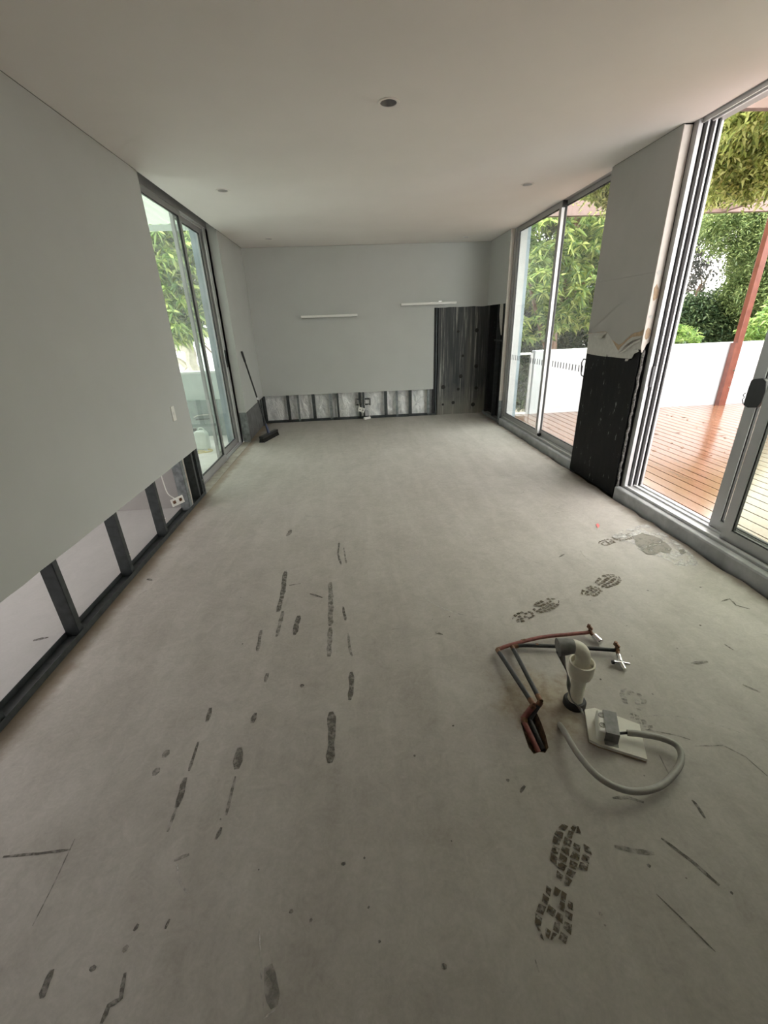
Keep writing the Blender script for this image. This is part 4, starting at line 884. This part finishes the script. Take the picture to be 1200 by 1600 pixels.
MB().add(vs, [(2*i, 2*i+2, 2*i+3, 2*i+1) for i in range(nx-1)]).build('sheet', 'roof_sheet', rs)
MB().box(-3.4, -.3, 6.9, 6.95, 2.80, 2.868).build('edge_beam', 'court_wall', rs)
jc = thing('jerry_can', 'translucent white plastic jerry can on the courtyard paving', 'jerry can', (-.62, 6.1, 0))
MB().prism([(-.72, 0.002), (-.52, .002), (-.52, .22), (-.55, .26), (-.66, .27), (-.72, .22)], 1, 6.03, 6.17).build('body', 'can_plastic', jc, bevel=.02)
MB().lathe([(.0005, 0), (.026, 0), (.026, .03), (.0005, .03)], (-.68, 6.1, .268), (0, 0, 1), 14).build('cap', 'black_plastic', jc, True)
MB().tube(spline([(-.64, 6.1, .262), (-.62, 6.1, .30), (-.57, 6.1, .295), (-.54, 6.1, .245)]), .010, 8).build('handle', 'can_plastic', jc, True)
hs = tag(MB().tube(spline([(-.62+.11*math.cos(k*.7)+.01*k, 5.86+.07*math.sin(k*.7), .012+.002*k) for k in range(12)], 4), .010, 8).build('garden_hose', 'hose_yellow', None, True), 'yellowish coil of hose on the paving below the jerry can', 'hose')
gp = thing('garden_tap', 'metal tap pipe fixed to the dark courtyard plinth', 'tap', (-.8, 6.93, .4))
pz = [onp(x, y, 1, 6.90) for x, y in [(303,652),(308,649),(330,647)]]; MB().tube([p[:] for p in pz], .012, 8).build('pipe', 'chrome', gp, True)
pz = [onp(x, y, 1, 6.90) for x, y in [(306,656),(330,654)]]; MB().tube([p[:] for p in pz], .009, 8).build('pipe', 'galvanised', gp, True)
pz = [onp(330, 645, 1, 6.9), onp(331, 660, 1, 6.9)]; MB().tube([p[:]for p in pz], .012, 8).build('spout', 'galvanised', gp, True)
hsn = thing('weatherboard_house', 'white weatherboard neighbouring house behind the courtyard tree', 'house', (-3, 11.5, GZ))
wbd = MB().prism([(11.5, 0), (11.47, 0), (11.49, .15), (11.5, .15)], 0, -7.5, -.6).build('weatherboard', 'weatherboard', hsn); wbd.location = (0, 0, GZ)
for i in range(1, 20): shared(wbd, hsn, loc=(0, 0, GZ+i*.14))
MB().box(-7.5, -.6, 11.505, 13, GZ, 1.65).build('body', 'weatherboard', hsn)
t = thing('courtyard_tree', 'pale-trunked tree with glossy yellow-green leaf rosettes outside the left window', 'tree', (-1.6, 9.0, GZ))
branch(t, [(-1.35, 9.0, GZ), (-1.42, 9.0, .5), at(300, 570, 9), at(297, 548, 9), at(280, 540, 9), at(262, 545, 9)], .12, .09, 'bark_pale', 'trunk')
branch(t, [at(297, 550, 9), at(290, 520, 9.1), at(282, 490, 9.2), at(270, 440, 9.2)], .06, .03, 'bark_pale')
branch(t, [at(292, 575, 9), at(280, 565, 9), at(262, 560, 9)], .08, .06, 'bark_pale')
branch(t, [at(310, 530, 9), at(325, 545, 9), at(340, 560, 9)], .02, .012, 'bark_brown')
cs = blobs([((*at(x, y, Y),), (r, r*.8, r), n) for x, y, r, n, Y in [(250,385,.55,60,8.6),(245,425,.5,50,8.6),(262,410,.6,70,8.9),(270,460,.55,60,8.8),(262,490,.5,50,8.6),(285,500,.4,40,8.8),(235,370,.5,50,8.6),(300,440,.6,60,9.2),(290,395,.6,70,9.4),(305,480,.4,40,9.0),(280,360,.7,70,9.2),(240,340,.6,60,9.0),(325,460,.4,30,9.2),(220,420,.6,60,8.8),(310,380,.5,40,9.2),(180,400,.7,70,9),(140,420,.8,80,9.2),(170,340,.8,80,9.2),(110,360,.8,80,9.4),(200,470,.5,50,9.0)]], 171)
foliage('foliage', 'leaf_mango', t, cs, 14, .20, .048, .5, .25, 21)
